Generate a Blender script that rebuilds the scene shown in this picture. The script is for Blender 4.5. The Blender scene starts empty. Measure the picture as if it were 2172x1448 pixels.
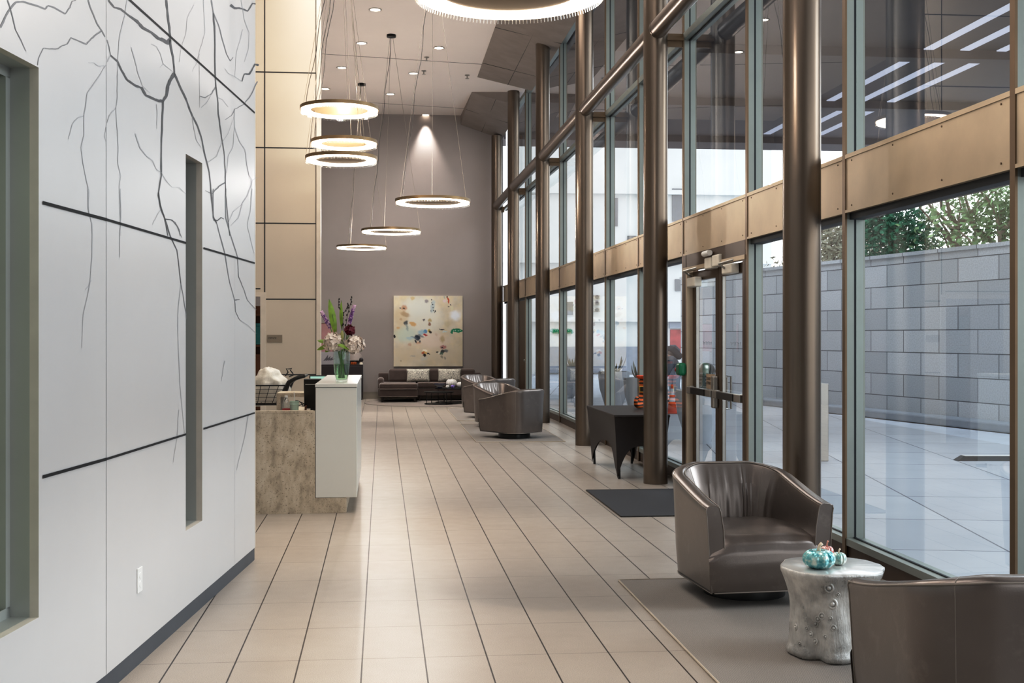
import bpy, bmesh, math, random
from mathutils import Vector, Matrix, noise
R = math.radians
PI = math.pi
random.seed(7)
scene = bpy.context.scene
col = scene.collection

# ------------------------------------------------------------------ survey of the lobby
FL = 2460.0            # focal length in photo pixels (photo 2172 wide)
PX, PY, EYE = 1040.0, 712.0, 1.56
YAW = math.atan(230.0 / FL)
CS, SN = math.cos(YAW), math.sin(YAW)
def P(px, py, d):
    xc = (px - PX) / FL * d
    return Vector((xc * CS + d * SN, -xc * SN + d * CS, EYE - (py - PY) * d / FL))
def F(px, py, z=0.0):
    d = (EYE - z) * FL / (py - PY)
    p = P(px, py, d); p.z = z
    return p

# ------------------------------------------------------------------ materials
def lin(h):
    if isinstance(h, str):
        h = h.lstrip('#'); h = [int(h[i:i+2], 16) / 255 for i in (0, 2, 4)]
    return [(c / 12.92 if c <= .04045 else ((c + .055) / 1.055) ** 2.4) for c in h]
class NT:
    def __init__(s, name):
        s.m = bpy.data.materials.new(name); s.m.use_nodes = True
        s.t = s.m.node_tree; s.t.nodes.clear()
        s.out = s.n('ShaderNodeOutputMaterial')
    def n(s, t, **kw):
        nd = s.t.nodes.new(t)
        for k, v in kw.items():
            if k in nd.inputs: nd.inputs[k].default_value = v
            else: setattr(nd, k, v)
        return nd
    def l(s, a, b): s.t.links.new(a, b)
    def math(s, op, a, b=None, c=None):
        nd = s.n('ShaderNodeMath'); nd.operation = op
        for i, v in enumerate((a, b, c)):
            if v is None: continue
            if isinstance(v, (int, float)): nd.inputs[i].default_value = v
            else: s.l(v, nd.inputs[i])
        return nd.outputs[0]
    def mix(s, fac, a, b):
        nd = s.n('ShaderNodeMix'); nd.data_type = 'RGBA'
        if isinstance(fac, (int, float)): nd.inputs[0].default_value = fac
        else: s.l(fac, nd.inputs[0])
        for i, v in ((6, a), (7, b)):
            if isinstance(v, (list, tuple)): nd.inputs[i].default_value = (*v[:3], 1)
            else: s.l(v, nd.inputs[i])
        return nd.outputs[2]
    def coord(s): return s.n('ShaderNodeTexCoord').outputs['Object']
    def noise(s, scale, detail=4, vec=None, rough=.55):
        nd = s.n('ShaderNodeTexNoise', Scale=scale, Detail=detail, Roughness=rough)
        s.l(vec if vec is not None else s.coord(), nd.inputs['Vector'])
        return nd.outputs['Fac']
    def ramp(s, fac, stops):
        nd = s.n('ShaderNodeValToRGB'); e = nd.color_ramp.elements
        while len(e) < len(stops): e.new(.5)
        for i, (p, c) in enumerate(stops):
            e[i].position = p; e[i].color = (*c, 1) if not isinstance(c, (int, float)) else (c, c, c, 1)
        s.l(fac, nd.inputs[0]); return nd.outputs[0]
    def bsdf(s, color, rough=.5, metal=0, bump=None, bstr=.2, bdist=.01, **kw):
        b = s.n('ShaderNodeBsdfPrincipled')
        for nm, v in (('Base Color', color), ('Roughness', rough), ('Metallic', metal)):
            if isinstance(v, (int, float)): b.inputs[nm].default_value = v
            elif isinstance(v, (list, tuple)): b.inputs[nm].default_value = (*v[:3], 1)
            else: s.l(v, b.inputs[nm])
        for k, v in kw.items():
            k = k.replace('_', ' ')
            if k in b.inputs: b.inputs[k].default_value = v
        if bump is not None:
            bn = s.n('ShaderNodeBump', Strength=bstr, Distance=bdist)
            s.l(bump, bn.inputs['Height']); s.l(bn.outputs[0], b.inputs['Normal'])
        s.l(b.outputs[0], s.out.inputs[0]); return b
def mat(name, c, rough=.5, metal=0, var=.06, vs=6, bs=0, bstr=.15, bdist=.004, **kw):
    t = NT(name); c = lin(c)
    f = t.noise(vs)
    cc = t.mix(t.ramp(f, [(.3, 0.0), (.7, 1.0)]), [x * (1 - var) for x in c], [min(1, x * (1 + var)) for x in c])
    t.bsdf(cc, rough, metal, t.noise(bs) if bs else None, bstr, bdist, **kw)
    return t.m
def emat(name, c, strength):
    t = NT(name)
    e = t.n('ShaderNodeEmission', Strength=strength); e.inputs[0].default_value = (*lin(c), 1)
    t.l(e.outputs[0], t.out.inputs[0]); return t.m
def glassmat(name, tint, base=.04, gain=.8, power=3, rough=0.0):
    t = NT(name)
    tr = t.n('ShaderNodeBsdfTransparent'); tr.inputs[0].default_value = (*tint, 1)
    gl = t.n('ShaderNodeBsdfGlossy', Roughness=rough); gl.inputs[0].default_value = (.95, .97, 1, 1)
    lw = t.n('ShaderNodeLayerWeight', Blend=.5)
    f = t.math('ADD', t.math('MULTIPLY', t.math('POWER', lw.outputs['Facing'], power), gain), base)
    mx = t.n('ShaderNodeMixShader'); t.l(f, mx.inputs[0]); t.l(tr.outputs[0], mx.inputs[1]); t.l(gl.outputs[0], mx.inputs[2])
    t.l(mx.outputs[0], t.out.inputs[0]); return t.m
M = {}

# ------------------------------------------------------------------ mesh building
class MB:
    def __init__(s): s.v = []; s.f = []
    def add(s, vs, fs):
        b = len(s.v); s.v += [Vector(v) for v in vs]; s.f += [tuple(b + i for i in f) for f in fs]; return s
    def box(s, c, d, rz=0, ry=0, rx=0):
        m = Matrix.Rotation(rz, 3, 'Z') @ Matrix.Rotation(ry, 3, 'Y') @ Matrix.Rotation(rx, 3, 'X')
        c = Vector(c); h = Vector(d) / 2
        vs = [c + m @ Vector((h.x * i, h.y * j, h.z * k)) for i in (-1, 1) for j in (-1, 1) for k in (-1, 1)]
        return s.add(vs, [(0, 1, 3, 2), (4, 6, 7, 5), (0, 4, 5, 1), (2, 3, 7, 6), (0, 2, 6, 4), (1, 5, 7, 3)])
    def bb(s, x0, x1, y0, y1, z0, z1):
        return s.box(((x0 + x1) / 2, (y0 + y1) / 2, (z0 + z1) / 2), (abs(x1 - x0), abs(y1 - y0), abs(z1 - z0)))
    def prism(s, pts, z0, z1):
        n = len(pts)
        vs = [(p[0], p[1], z0) for p in pts] + [(p[0], p[1], z1) for p in pts]
        fs = [tuple(range(n - 1, -1, -1)), tuple(range(n, 2 * n))] + [(i, (i + 1) % n, n + (i + 1) % n, n + i) for i in range(n)]
        return s.add(vs, fs)
    def slab(s, a, b, oa, ob, z0, z1):      # plan strip a->b, pushed outwards (+X) between oa and ob
        return s.prism([(a[0] + oa, a[1]), (a[0] + ob, a[1]), (b[0] + ob, b[1]), (b[0] + oa, b[1])], z0, z1)
    def tube(s, pts, r, seg=8, closed=False, radii=None, cap=True):
        pts = [Vector(p) for p in pts]; n = len(pts)
        vs = []; prev = None
        for i, p in enumerate(pts):
            if closed: t = pts[(i + 1) % n] - pts[i - 1]
            else: t = pts[min(i + 1, n - 1)] - pts[max(i - 1, 0)]
            t.normalize()
            if prev is None:
                u = t.orthogonal().normalized()
            else:
                u = prev - t * prev.dot(t)
                u = u.normalized() if u.length > 1e-6 else t.orthogonal().normalized()
            prev = u; w = t.cross(u)
            rr = radii[i] if radii else r
            vs += [p + (u * math.cos(2 * PI * k / seg) + w * math.sin(2 * PI * k / seg)) * rr for k in range(seg)]
        fs = []
        for i in range(n if closed else n - 1):
            j = (i + 1) % n
            fs += [(i * seg + k, i * seg + (k + 1) % seg, j * seg + (k + 1) % seg, j * seg + k) for k in range(seg)]
        if cap and not closed:
            fs += [tuple(range(seg - 1, -1, -1)), tuple((n - 1) * seg + k for k in range(seg))]
        return s.add(vs, fs)
    def cyl(s, a, b, r, seg=24, r2=None): return s.tube([a, b], r, seg, radii=[r, r if r2 is None else r2])
    def lathe(s, prof, seg=32, c=(0, 0, 0), fn=None, sx=1, sy=1):
        c = Vector(c); n = len(prof); vs = []
        for (r, z) in prof:
            for k in range(seg):
                a = 2 * PI * k / seg; rr = r * (fn(a, z) if fn else 1)
                vs.append(c + Vector((rr * math.cos(a) * sx, rr * math.sin(a) * sy, z)))
        fs = [(i * seg + k, i * seg + (k + 1) % seg, (i + 1) * seg + (k + 1) % seg, (i + 1) * seg + k) for i in range(n - 1) for k in range(seg)]
        if prof[0][0] > 1e-5: fs.append(tuple(range(seg - 1, -1, -1)))
        if prof[-1][0] > 1e-5: fs.append(tuple((n - 1) * seg + k for k in range(seg)))
        return s.add(vs, fs)
    def sphere(s, c, r, seg=16, rings=10, sq=(1, 1, 1)):
        c = Vector(c)
        vs = [c + Vector((r * sq[0] * math.sin(PI * i / rings) * math.cos(2 * PI * k / seg), r * sq[1] * math.sin(PI * i / rings) * math.sin(2 * PI * k / seg), -r * sq[2] * math.cos(PI * i / rings))) for i in range(rings + 1) for k in range(seg)]
        return s.add(vs, [(i * seg + k, i * seg + (k + 1) % seg, (i + 1) * seg + (k + 1) % seg, (i + 1) * seg + k) for i in range(rings) for k in range(seg)])
    def grid(s, fn, nu, nv):
        vs = [fn(i / nu, j / nv) for i in range(nu + 1) for j in range(nv + 1)]
        return s.add(vs, [(i * (nv + 1) + j, (i + 1) * (nv + 1) + j, (i + 1) * (nv + 1) + j + 1, i * (nv + 1) + j + 1) for i in range(nu) for j in range(nv)])
    def quad(s, a, b, c, d): return s.add([a, b, c, d], [(0, 1, 2, 3)])
    def build(s, name, m, parent=None, smooth=None, bevel=0, bseg=2, world=False, sub=0, thick=0):
        me = bpy.data.meshes.new(name)
        vs = s.v
        if world and parent is not None:
            inv = mw(parent).inverted(); vs = [inv @ v for v in vs]
        me.from_pydata(vs, [], s.f); me.update()
        bm = bmesh.new(); bm.from_mesh(me)
        bmesh.ops.remove_doubles(bm, verts=bm.verts, dist=1e-6)
        bmesh.ops.recalc_face_normals(bm, faces=bm.faces)
        bm.to_mesh(me); bm.free()
        ms = m if isinstance(m, list) else [m]
        for x in ms: me.materials.append(x)
        o = bpy.data.objects.new(name, me); col.objects.link(o)
        if parent is not None: o.parent = parent
        if smooth is not None:
            me.polygons.foreach_set('use_smooth', [True] * len(me.polygons))
            if smooth < 180: me.set_sharp_from_angle(angle=R(smooth))
        if thick:
            md = o.modifiers.new('t', 'SOLIDIFY'); md.thickness = thick; md.offset = 0
        if bevel:
            md = o.modifiers.new('b', 'BEVEL'); md.width = bevel; md.segments = bseg; md.limit_method = 'ANGLE'; md.angle_limit = R(35); md.harden_normals = False
        if sub:
            md = o.modifiers.new('s', 'SUBSURF'); md.levels = sub; md.render_levels = sub
        return o
def mw(o):
    return (mw(o.parent) if o.parent else Matrix.Identity(4)) @ o.matrix_basis
def thing(name, label, cat, loc=(0, 0, 0), rz=0, group=None):
    o = bpy.data.objects.new(name, None); col.objects.link(o)
    o.location = loc; o.rotation_euler = (0, 0, rz); o.empty_display_size = .1
    return tag(o, label, cat, group)
def tag(o, label, cat, group=None):
    o['label'] = label; o['category'] = cat
    if group: o['group'] = group
    return o
def struct(o): o['kind'] = 'structure'; return o
def dup(root, loc, rz, label=None):
    r = root.copy(); col.objects.link(r); r.location = loc; r.rotation_euler = (0, 0, rz)
    if label: r['label'] = label
    for ch in list(root.children):
        c = ch.copy(); col.objects.link(c); c.parent = r
        for g in ch.children:
            d = g.copy(); col.objects.link(d); d.parent = c
    return r
def text(name, body, size, m, parent, loc, rot, extrude=.0008, align='LEFT', sx=1):
    cu = bpy.data.curves.new(name, 'FONT'); cu.body = body; cu.size = size; cu.extrude = extrude; cu.align_x = align; cu.resolution_u = 2
    t = bpy.data.objects.new('tmp_text', cu); col.objects.link(t)
    dg = bpy.context.evaluated_depsgraph_get(); dg.update()
    me = bpy.data.meshes.new_from_object(t.evaluated_get(dg))
    bpy.data.objects.remove(t)
    me.materials.clear(); me.materials.append(m)
    o = bpy.data.objects.new(name, me); col.objects.link(o); o.parent = parent
    o.location = loc; o.rotation_euler = rot; o.scale = (sx, 1, 1)
    return o
def arc(c, r, a0, a1, n, z=0):
    return [(c[0] + r * math.cos(a0 + (a1 - a0) * i / n), c[1] + r * math.sin(a0 + (a1 - a0) * i / n), z) for i in range(n + 1)]

# ------------------------------------------------------------------ material library
def build_mats():
    # floor tiles
    t = NT('floor_tile'); co = t.coord(); sp = t.n('ShaderNodeSeparateXYZ'); t.l(co, sp.inputs[0])
    u = t.math('DIVIDE', t.math('ADD', sp.outputs[0], 9 * .3013 * 10 + .094), .3013)
    v = t.math('DIVIDE', t.math('ADD', sp.outputs[1], 61 - 5.637), .61)
    fu, fv = t.math('FRACT', u), t.math('FRACT', v)
    du = t.math('MULTIPLY', t.math('MINIMUM', fu, t.math('SUBTRACT', 1, fu)), .3013)
    dv = t.math('MULTIPLY', t.math('MINIMUM', fv, t.math('SUBTRACT', 1, fv)), .61)
    gu = t.math('LESS_THAN', du, .0036); gv = t.math('LESS_THAN', dv, .0030)
    cb = t.n('ShaderNodeCombineXYZ'); t.l(t.math('FLOOR', u), cb.inputs[0]); t.l(t.math('FLOOR', v), cb.inputs[1])
    wn = t.n('ShaderNodeTexWhiteNoise'); t.l(cb.outputs[0], wn.inputs[0])
    speck = t.ramp(t.noise(260, 2, co), [(.42, 0.0), (.6, 1.0)])
    cloud = t.ramp(t.noise(2.2, 5, co), [(.35, 0.0), (.7, 1.0)])
    base = t.mix(speck, lin('#9a928a'), lin('#b9b0a6'))
    base = t.mix(t.math('MULTIPLY', cloud, .35), base, lin('#978d83'))
    base = t.mix(t.math('MULTIPLY', wn.outputs[0], .22), base, lin('#9b9187'))
    c = t.mix(t.math('MULTIPLY', gv, .62), base, lin('#55493e')); c = t.mix(gu, c, lin('#2a211a'))
    rg = t.math('ADD', t.math('MULTIPLY', t.noise(9, 4, co), .16), .26)
    h = t.math('SUBTRACT', 1, t.math('MAXIMUM', gu, gv))
    t.bsdf(c, rg, 0, h, .25, .002, **{'Specular_IOR_Level': .45}); M['floor'] = t.m
    M['white_panel'] = mat('white_panel', '#cac8c7', .30, 0, .02, 1.2)
    M['panel_edge'] = mat('panel_edge', '#cdc7bd', .5)
    M['joint'] = mat('joint', '#16171a', .7)
    M['vein_dark'] = mat('vein_dark', '#56575a', .5)
    M['vein_mid'] = mat('vein_mid', '#7c7d80', .5)
    M['vein_light'] = mat('vein_light', '#aeaeb0', .5)
    M['grey_base'] = mat('grey_base', '#50555c', .45)
    M['beige'] = mat('beige_panel', '#bfb4a5', .42, 0, .03, 1)
    M['beige_trim'] = mat('beige_trim', '#c9bfb2', .45)
    M['taupe'] = mat('taupe_wall', '#968d89', .6, 0, .04, 1.2, bs=40, bstr=.04)
    M['taupe_base'] = mat('taupe_base', '#8b8276', .5)
    M['ceil'] = mat('ceiling_paint', '#ddd4ce', .8, 0, .015, 1)
    M['soffit'] = mat('soffit_board', '#8b8079', .75, 0, .10, 3, bs=14, bstr=.08)
    M['bronze'] = mat('bronze_tube', '#74675b', .30, .85, .03, 2)
    M['spandrel'] = mat('spandrel_metal', '#c4b39b', .45, .35, .06, 4)
    M['mull'] = mat('mullion_metal', '#949a95', .40, .45, .03, 5)
    M['mullcap'] = mat('mullion_cap', '#7b6650', .4, .6)
    M['doorframe'] = mat('door_bronze', '#5b4838', .38, .6)
    M['gasket'] = mat('gasket', '#1c2228', .6)
    M['basebrown'] = mat('base_brown', '#4b3b30', .5, .2)
    M['glass'] = glassmat('window_glass', (.88, .93, .95), .05, .95, 3.0)
    M['green_glass'] = mat('green_glass', '#8d9a7c', .15, 0, .18, 1.0)
    M['jamb'] = mat('jamb_metal', '#b2b5b1', .34, .2, .05, 2)
    # leather
    t = NT('leather'); co = t.coord()
    n1 = t.noise(2.6, 3, co); n2 = t.noise(190, 3, co)
    n3 = t.ramp(t.noise(9, 6, co, .7), [(.55, 0.0), (.72, 1.0)])
    c = t.mix(n1, lin('#675d57'), lin('#867c76')); c = t.mix(t.math('MULTIPLY', n3, .25), c, lin('#a59b92'))
    t.bsdf(c, t.math('ADD', t.math('MULTIPLY', n1, .12), .26), .72, t.math('ADD', n2, t.math('MULTIPLY', n1, 7)), .10, .004, Coat_Weight=.4, Coat_Roughness=.22); M['leather'] = t.m
    M['piping'] = mat('piping', '#8f857c', .45, .2)
    M['dark_plinth'] = mat('dark_plinth', '#0d0e10', .35)
    # woven rug
    def rug(name, a, b):
        t = NT(name); co = t.coord()
        w = t.n('ShaderNodeTexChecker', Scale=170); w.inputs[1].default_value = (*lin(a), 1); w.inputs[2].default_value = (*lin(b), 1)
        t.l(co, w.inputs[0])
        c = t.mix(t.math('MULTIPLY', t.noise(160, 2, co), .6), w.outputs[0], lin(b))
        t.bsdf(c, .95, 0, t.noise(220, 2, co), .5, .004); return t.m
    M['rug'] = rug('rug_weave', '#aca49d', '#6f6963')
    M['rug_round'] = rug('rug_round_weave', '#a19891', '#867d76')
    M['rug_edge'] = mat('rug_edge', '#b5aa9c', .9)
    M['mat_dark'] = rug('mat_dark_weave', '#4c4d52', '#2b2c30')
    M['mat_rubber'] = mat('mat_rubber', '#2e2a26', .8)
    # silver stump
    t = NT('silver_bark'); co = t.coord()
    mp = t.n('ShaderNodeMapping'); mp.inputs['Scale'].default_value = (14, 14, 2.5); t.l(co, mp.inputs[0])
    s1 = t.noise(3, 7, mp.outputs[0], .65); s2 = t.ramp(t.noise(7, 5, co), [(.38, 0.0), (.62, 1.0)])
    c = t.mix(s2, lin('#85827e'), lin('#ebe8e3')); c = t.mix(t.math('MULTIPLY', s1, .6), c, lin('#f2f0ec'))
    t.bsdf(c, t.math('ADD', t.math('MULTIPLY', s2, .15), .26), .35, s1, .7, .014); M['silver'] = t.m
    M['silver_top'] = mat('silver_top', '#d4d4d2', .24, .45, .05, 8)
    # travertine
    t = NT('travertine'); co = t.coord()
    mp = t.n('ShaderNodeMapping'); mp.inputs['Scale'].default_value = (7, 7, 3.2); t.l(co, mp.inputs[0])
    a = t.ramp(t.noise(2, 7, mp.outputs[0], .65), [(.3, lin('#988b79')), (.5, lin('#bdb09c')), (.72, lin('#cfc5b5'))])
    pit = t.ramp(t.noise(75, 5, co, .7), [(.58, 0.0), (.66, 1.0)])
    t.bsdf(t.mix(pit, a, lin('#6c5d49')), .42, 0, pit, -.3, .003); M['trav'] = t.m
    M['counter'] = mat('counter_white', '#d3d2cc', .25, 0, .01, 2)
    M['black'] = mat('black_plastic', '#101012', .35)
    M['blackmetal'] = mat('black_metal', '#151414', .4, .5)
    M['chrome'] = mat('chrome', '#c9c6c0', .18, .95)
    M['alu'] = mat('brushed_aluminium', '#a9a59f', .32, .85)
    M['white'] = mat('white_plastic', '#e4e3e0', .4)
    M['offwhite'] = mat('off_white', '#d8d2c6', .5)
    # velvet sofa
    t = NT('velvet'); co = t.coord()
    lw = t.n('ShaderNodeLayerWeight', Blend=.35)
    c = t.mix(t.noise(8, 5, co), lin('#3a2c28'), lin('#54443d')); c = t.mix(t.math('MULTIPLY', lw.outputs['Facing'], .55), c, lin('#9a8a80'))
    t.bsdf(c, .85, 0, t.noise(60, 3, co), .15, .004, Sheen_Weight=.5, Sheen_Roughness=.4); M['velvet'] = t.m
    M['velvet_pipe'] = mat('velvet_piping', '#8b7c72', .8)
    t = NT('floral'); co = t.coord()
    vo = t.n('ShaderNodeTexVoronoi', Scale=26); t.l(co, vo.inputs['Vector'])
    dd = t.math('SINE', t.math('MULTIPLY', vo.outputs['Distance'], 18))
    c = t.mix(t.ramp(dd, [(.35, 0.0), (.55, 1.0)]), lin('#d6d2c6'), lin('#5b5a58')); t.bsdf(c, .8); M['floral'] = t.m
    M['wood_leg'] = mat('wood_leg', '#241812', .4)
    M['console'] = mat('console_wood', '#20171a', .35)
    M['orange'] = mat('cone_orange', '#e2552b', .5)
    M['conewhite'] = mat('cone_white', '#eceef2', .5)
    M['green_box'] = mat('green_box', '#0f7a52', .3)
    M['red'] = mat('red_button', '#b8252a', .35)
    # tiger boot
    t = NT('tiger_stripes'); co = t.coord()
    wv = t.n('ShaderNodeTexWave', Scale=7.5, Distortion=2.2, Detail=1); wv.bands_direction = 'Z'; wv.inputs['Detail Scale'].default_value = 1.2; t.l(co, wv.inputs[0])
    c = t.mix(t.ramp(wv.outputs['Fac'], [(.45, 0.0), (.55, 1.0)]), lin('#1d0f0a'), lin('#c8621f')); t.bsdf(c, .7); M['tiger'] = t.m
    M['gold'] = mat('gold', '#d8b45a', .3, .7)
    M['spandex'] = mat('black_spandex', '#231b18', .55, 0, .1, 3)
    # pumpkins
    def pump(name, a, b, c3, metal=.25, rough=.12):
        t = NT(name); co = t.coord()
        n = t.noise(26, 6, co, .65)
        c = t.ramp(n, [(.36, lin(a)), (.5, lin(b)), (.64, lin(c3))])
        t.bsdf(c, rough, metal, Coat_Weight=.6, Coat_Roughness=.05); return t.m
    M['teal_glass'] = pump('teal_art_glass', '#1f93a0', '#7cc4c6', '#e4f0e6')
    M['pale_glass'] = pump('pale_art_glass', '#7fb3ad', '#c5d6cc', '#f0efe4')
    M['coral_glass'] = pump('coral_art_glass', '#b9635a', '#d79a8f', '#efd8cf')
    M['pump_white'] = pump('white_ceramic', '#d2cfca', '#dedcd8', '#eceae7', 0, .3)
    M['pump_purple'] = pump('purple_gloss', '#4e2f92', '#7a5cc0', '#d0c4ee', 0, .2)
    M['stem_glass'] = mat('stem_glass', '#e6d3bd', .15)
    M['stem_coral'] = mat('stem_coral', '#d99d8a', .15)
    # vase + plants
    M['vase'] = glassmat('vase_glass', (.90, .95, .93), .05, .7, 3)
    M['water'] = glassmat('vase_water', (.80, .90, .74), .03, .4, 3)
    M['leaf'] = mat('leaf_green', '#7d9c2e', .45, 0, .25, 14)
    M['leaf_dark'] = mat('leaf_dark', '#3c5a2a', .45, 0, .25, 14)
    M['stem'] = mat('stem_green', '#5c8a38', .5, 0, .2, 20)
    M['hydrangea'] = mat('hydrangea_petals', '#e6d9cd', .6, 0, .10, 18)
    M['peony'] = mat('peony_petals', '#6d1026', .5, 0, .3, 20)
    M['liatris'] = mat('liatris_florets', '#8d5a9c', .6, 0, .5, 40)
    M['liatris_tip'] = mat('liatris_tips', '#d8b9cf', .6, 0, .2, 40)
    M['twig'] = mat('twig', '#2a211c', .7)
    M['bud'] = mat('lily_bud', '#a3a064', .5)
    # bag, bottle, cup
    t = NT('thin_plastic'); co = t.coord()
    d = t.n('ShaderNodeBsdfPrincipled', Roughness=.35); d.inputs['Base Color'].default_value = (*lin('#e6e0d4'), 1)
    bn = t.n('ShaderNodeBump', Strength=.6, Distance=.02); t.l(t.noise(14, 6, co, .7), bn.inputs['Height']); t.l(bn.outputs[0], d.inputs['Normal'])
    tr = t.n('ShaderNodeBsdfTransparent'); mx = t.n('ShaderNodeMixShader', Fac=.78); t.l(tr.outputs[0], mx.inputs[1]); t.l(d.outputs[0], mx.inputs[2]); t.l(mx.outputs[0], t.out.inputs[0]); M['bag'] = t.m
    M['bottle'] = glassmat('bottle_plastic', (.86, .88, .88), .08, .7, 2)
    M['cola'] = mat('dark_cola', '#200f10', .2)
    M['red_label'] = mat('label_red', '#a33c40', .5)
    M['mint'] = mat('mint_cup', '#b9d2c6', .45)
    M['cream'] = mat('cream', '#d9d0bf', .5)
    M['ring_bronze'] = mat('ring_bronze', '#8a7558', .4, .7)
    M['ring_light'] = emat('ring_light', '#fff0de', 9)
    M['rod'] = glassmat('acrylic_rod', (.97, .93, .86), .25, .5, 2, .15)
    M['cable'] = mat('steel_cable', '#8e857a', .4, .5)
    M['cord'] = mat('grey_cord', '#4d4844', .6)
    M['lens'] = emat('downlight_lens', '#fff0dc', 9)
    M['screen'] = emat('mint_screen', '#bfe6d6', .75)
    M['sign'] = mat('sign_taupe', '#8c8070', .4, .2)
    M['ink'] = mat('ink', '#241f1b', .5)
    M['paper'] = mat('sign_paper', '#a8937c', .6)
    # outdoors
    t = NT('granite_blocks'); co = t.coord(); sp = t.n('ShaderNodeSeparateXYZ'); t.l(co, sp.inputs[0])
    cb = t.n('ShaderNodeCombineXYZ'); t.l(sp.outputs[0], cb.inputs[0]); t.l(sp.outputs[2], cb.inputs[1])
    br = t.n('ShaderNodeTexBrick', Scale=1.0); br.offset = .5; br.inputs['Brick Width'].default_value = 1.05; br.inputs['Row Height'].default_value = .43
    br.inputs['Mortar Size'].default_value = .009; br.inputs['Mortar Smooth'].default_value = 0.1
    br.inputs['Color1'].default_value = (*lin('#bcc0c5'), 1); br.inputs['Color2'].default_value = (*lin('#d8dade'), 1); br.inputs['Mortar'].default_value = (*lin('#5a5e65'), 1)
    t.l(cb.outputs[0], br.inputs[0])
    c = t.mix(t.math('MULTIPLY', t.ramp(t.noise(40, 5, co), [(.4, 0.0), (.65, 1.0)]), .3), br.outputs[0], lin('#8d9197'))
    t.bsdf(c, .8); M['granite'] = t.m
    t = NT('paving'); co = t.coord()
    br = t.n('ShaderNodeTexBrick', Scale=1.0); br.offset = 0; br.inputs['Brick Width'].default_value = 1.5; br.inputs['Row Height'].default_value = 1.5
    br.inputs['Mortar Size'].default_value = .009
    br.inputs['Color1'].default_value = (*lin('#b9bcc2'), 1); br.inputs['Color2'].default_value = (*lin('#c6c9ce'), 1); br.inputs['Mortar'].default_value = (*lin('#585d66'), 1)
    mp = t.n('ShaderNodeMapping'); mp.inputs['Rotation'].default_value = (0, 0, R(11)); t.l(co, mp.inputs[0]); t.l(mp.outputs[0], br.inputs[0])
    c = t.mix(t.math('MULTIPLY', t.noise(1.4, 6, co), .45), br.outputs[0], lin('#8f939b')); t.bsdf(c, .6); M['paving'] = t.m
    M['road'] = mat('road', '#c9ced6', .7, 0, .08, 1)
    M['kerb'] = mat('kerb', '#9da3ab', .8)
    M['overhang'] = mat('overhang_soffit', '#403a3c', .8, 0, .08, 2)
    M['strip'] = emat('strip_light', '#e6ebff', .75)
    M['stone_facade'] = mat('stone_facade', '#d9dbd9', .8, 0, .05, 1)
    M['facade_win'] = mat('facade_window', '#7c7f82', .2, .3)
    M['shop_red'] = mat('shop_red', '#a65555', .5, 0, .35, 2.5)
    M['planter'] = mat('planter_white', '#cfd4da', .5)
    M['agave'] = mat('agave', '#5d6b66', .5, 0, .2, 8)
    M['bark'] = mat('bark', '#8a7a6c', .85, 0, .2, 6)
    M['foliage'] = mat('foliage', '#86a275', .6, 0, .45, 2.5)
    M['foliage_dark'] = mat('foliage_dark', '#3f8263', .6, 0, .45, 2.5)
    M['foliage_pale'] = mat('foliage_pale', '#c2bda8', .6, 0, .3, 2.5)
    M['jacket'] = mat('jacket', '#7d828c', .8); M['trouser'] = mat('trouser', '#cfd6e2', .8)
    M['backpack'] = mat('backpack', '#3c3f47', .7); M['skin'] = mat('skin', '#c79b84', .6); M['shoe'] = mat('shoe', '#3a3a3e', .6); M['hair'] = mat('hair', '#3a302c', .7)
    M['pinkscarf'] = mat('pink_scarf', '#c4607c', .7)
    M['teal_box'] = mat('teal_box', '#2f7f80', .5); M['brown_wood'] = mat('brown_wood', '#6b3d22', .45)
    M['pink_art'] = mat('pink_art', '#a8807f', .6, 0, .25, 2)
    M['grey_board'] = mat('grey_board', '#a9a4a6', .5); M['motif'] = mat('motif', '#5c575c', .6)
    M['amber'] = mat('amber_glass', '#a0491c', .2); M['lampshade'] = mat('lamp_shade', '#8f857f', .7)
    M['navy'] = mat('navy', '#23234a', .4)
build_mats()
# ================================================================== SHELL
CEIL = 7.06
YB = 28.9          # face of the back wall
def v2(p): return Vector((p[0], p[1]))
def hit(px, a, b):       # plan intersection of a sight line with the line a-b
    t = (px - PX) / FL
    d = Vector((t * CS + SN, -t * SN + CS)); e = b - a
    den = d.x * e.y - d.y * e.x
    k = (a.x * e.y - a.y * e.x) / den
    p = d * k
    return p, (p - a).dot(e) / e.length, k * 1.0
wc, wf = v2(P(541, 712, 8.08)), v2(P(225, 712, 5.04))
wl = v2(P(0, 712, 4.06))
we = wf + (wl - wf).normalized() * 9.5
N1 = Vector(((wc - wf).y, -(wc - wf).x)).normalized()
N2 = Vector(((wf - we).y, -(wf - we).x)).normalized()
def wpt(a, b, n, s, z, off=0):
    p = a + (b - a).normalized() * s + n * off
    return (p.x, p.y, z)
def wall_with_hole(mb, a, b, n, s0, s1, h):
    sl, zl = [s0, h[0], h[1], s1], [.087, h[2], h[3], CEIL]
    for i in range(3):
        for j in range(3):
            if i == 1 and j == 1: continue
            mb.quad(wpt(a, b, n, sl[i], zl[j]), wpt(a, b, n, sl[i + 1], zl[j]), wpt(a, b, n, sl[i + 1], zl[j + 1]), wpt(a, b, n, sl[i], zl[j + 1]))
L1 = (wf - wc).length
sA, sB = hit(429, wc, wf)[1], hit(394, wc, wf)[1]
L2 = (we - wf).length
wA = hit(82, wf, we)[1]; wB = wA + 1.35
mb = MB()
wall_with_hole(mb, wc, wf, N1, 0, L1, (sA, sB, .50, 2.55))
wall_with_hole(mb, wf, we, N2, 0, L2, (wA, wB, .50, 2.57))
e0 = Vector((-5.0, wc.y + .35))
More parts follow.
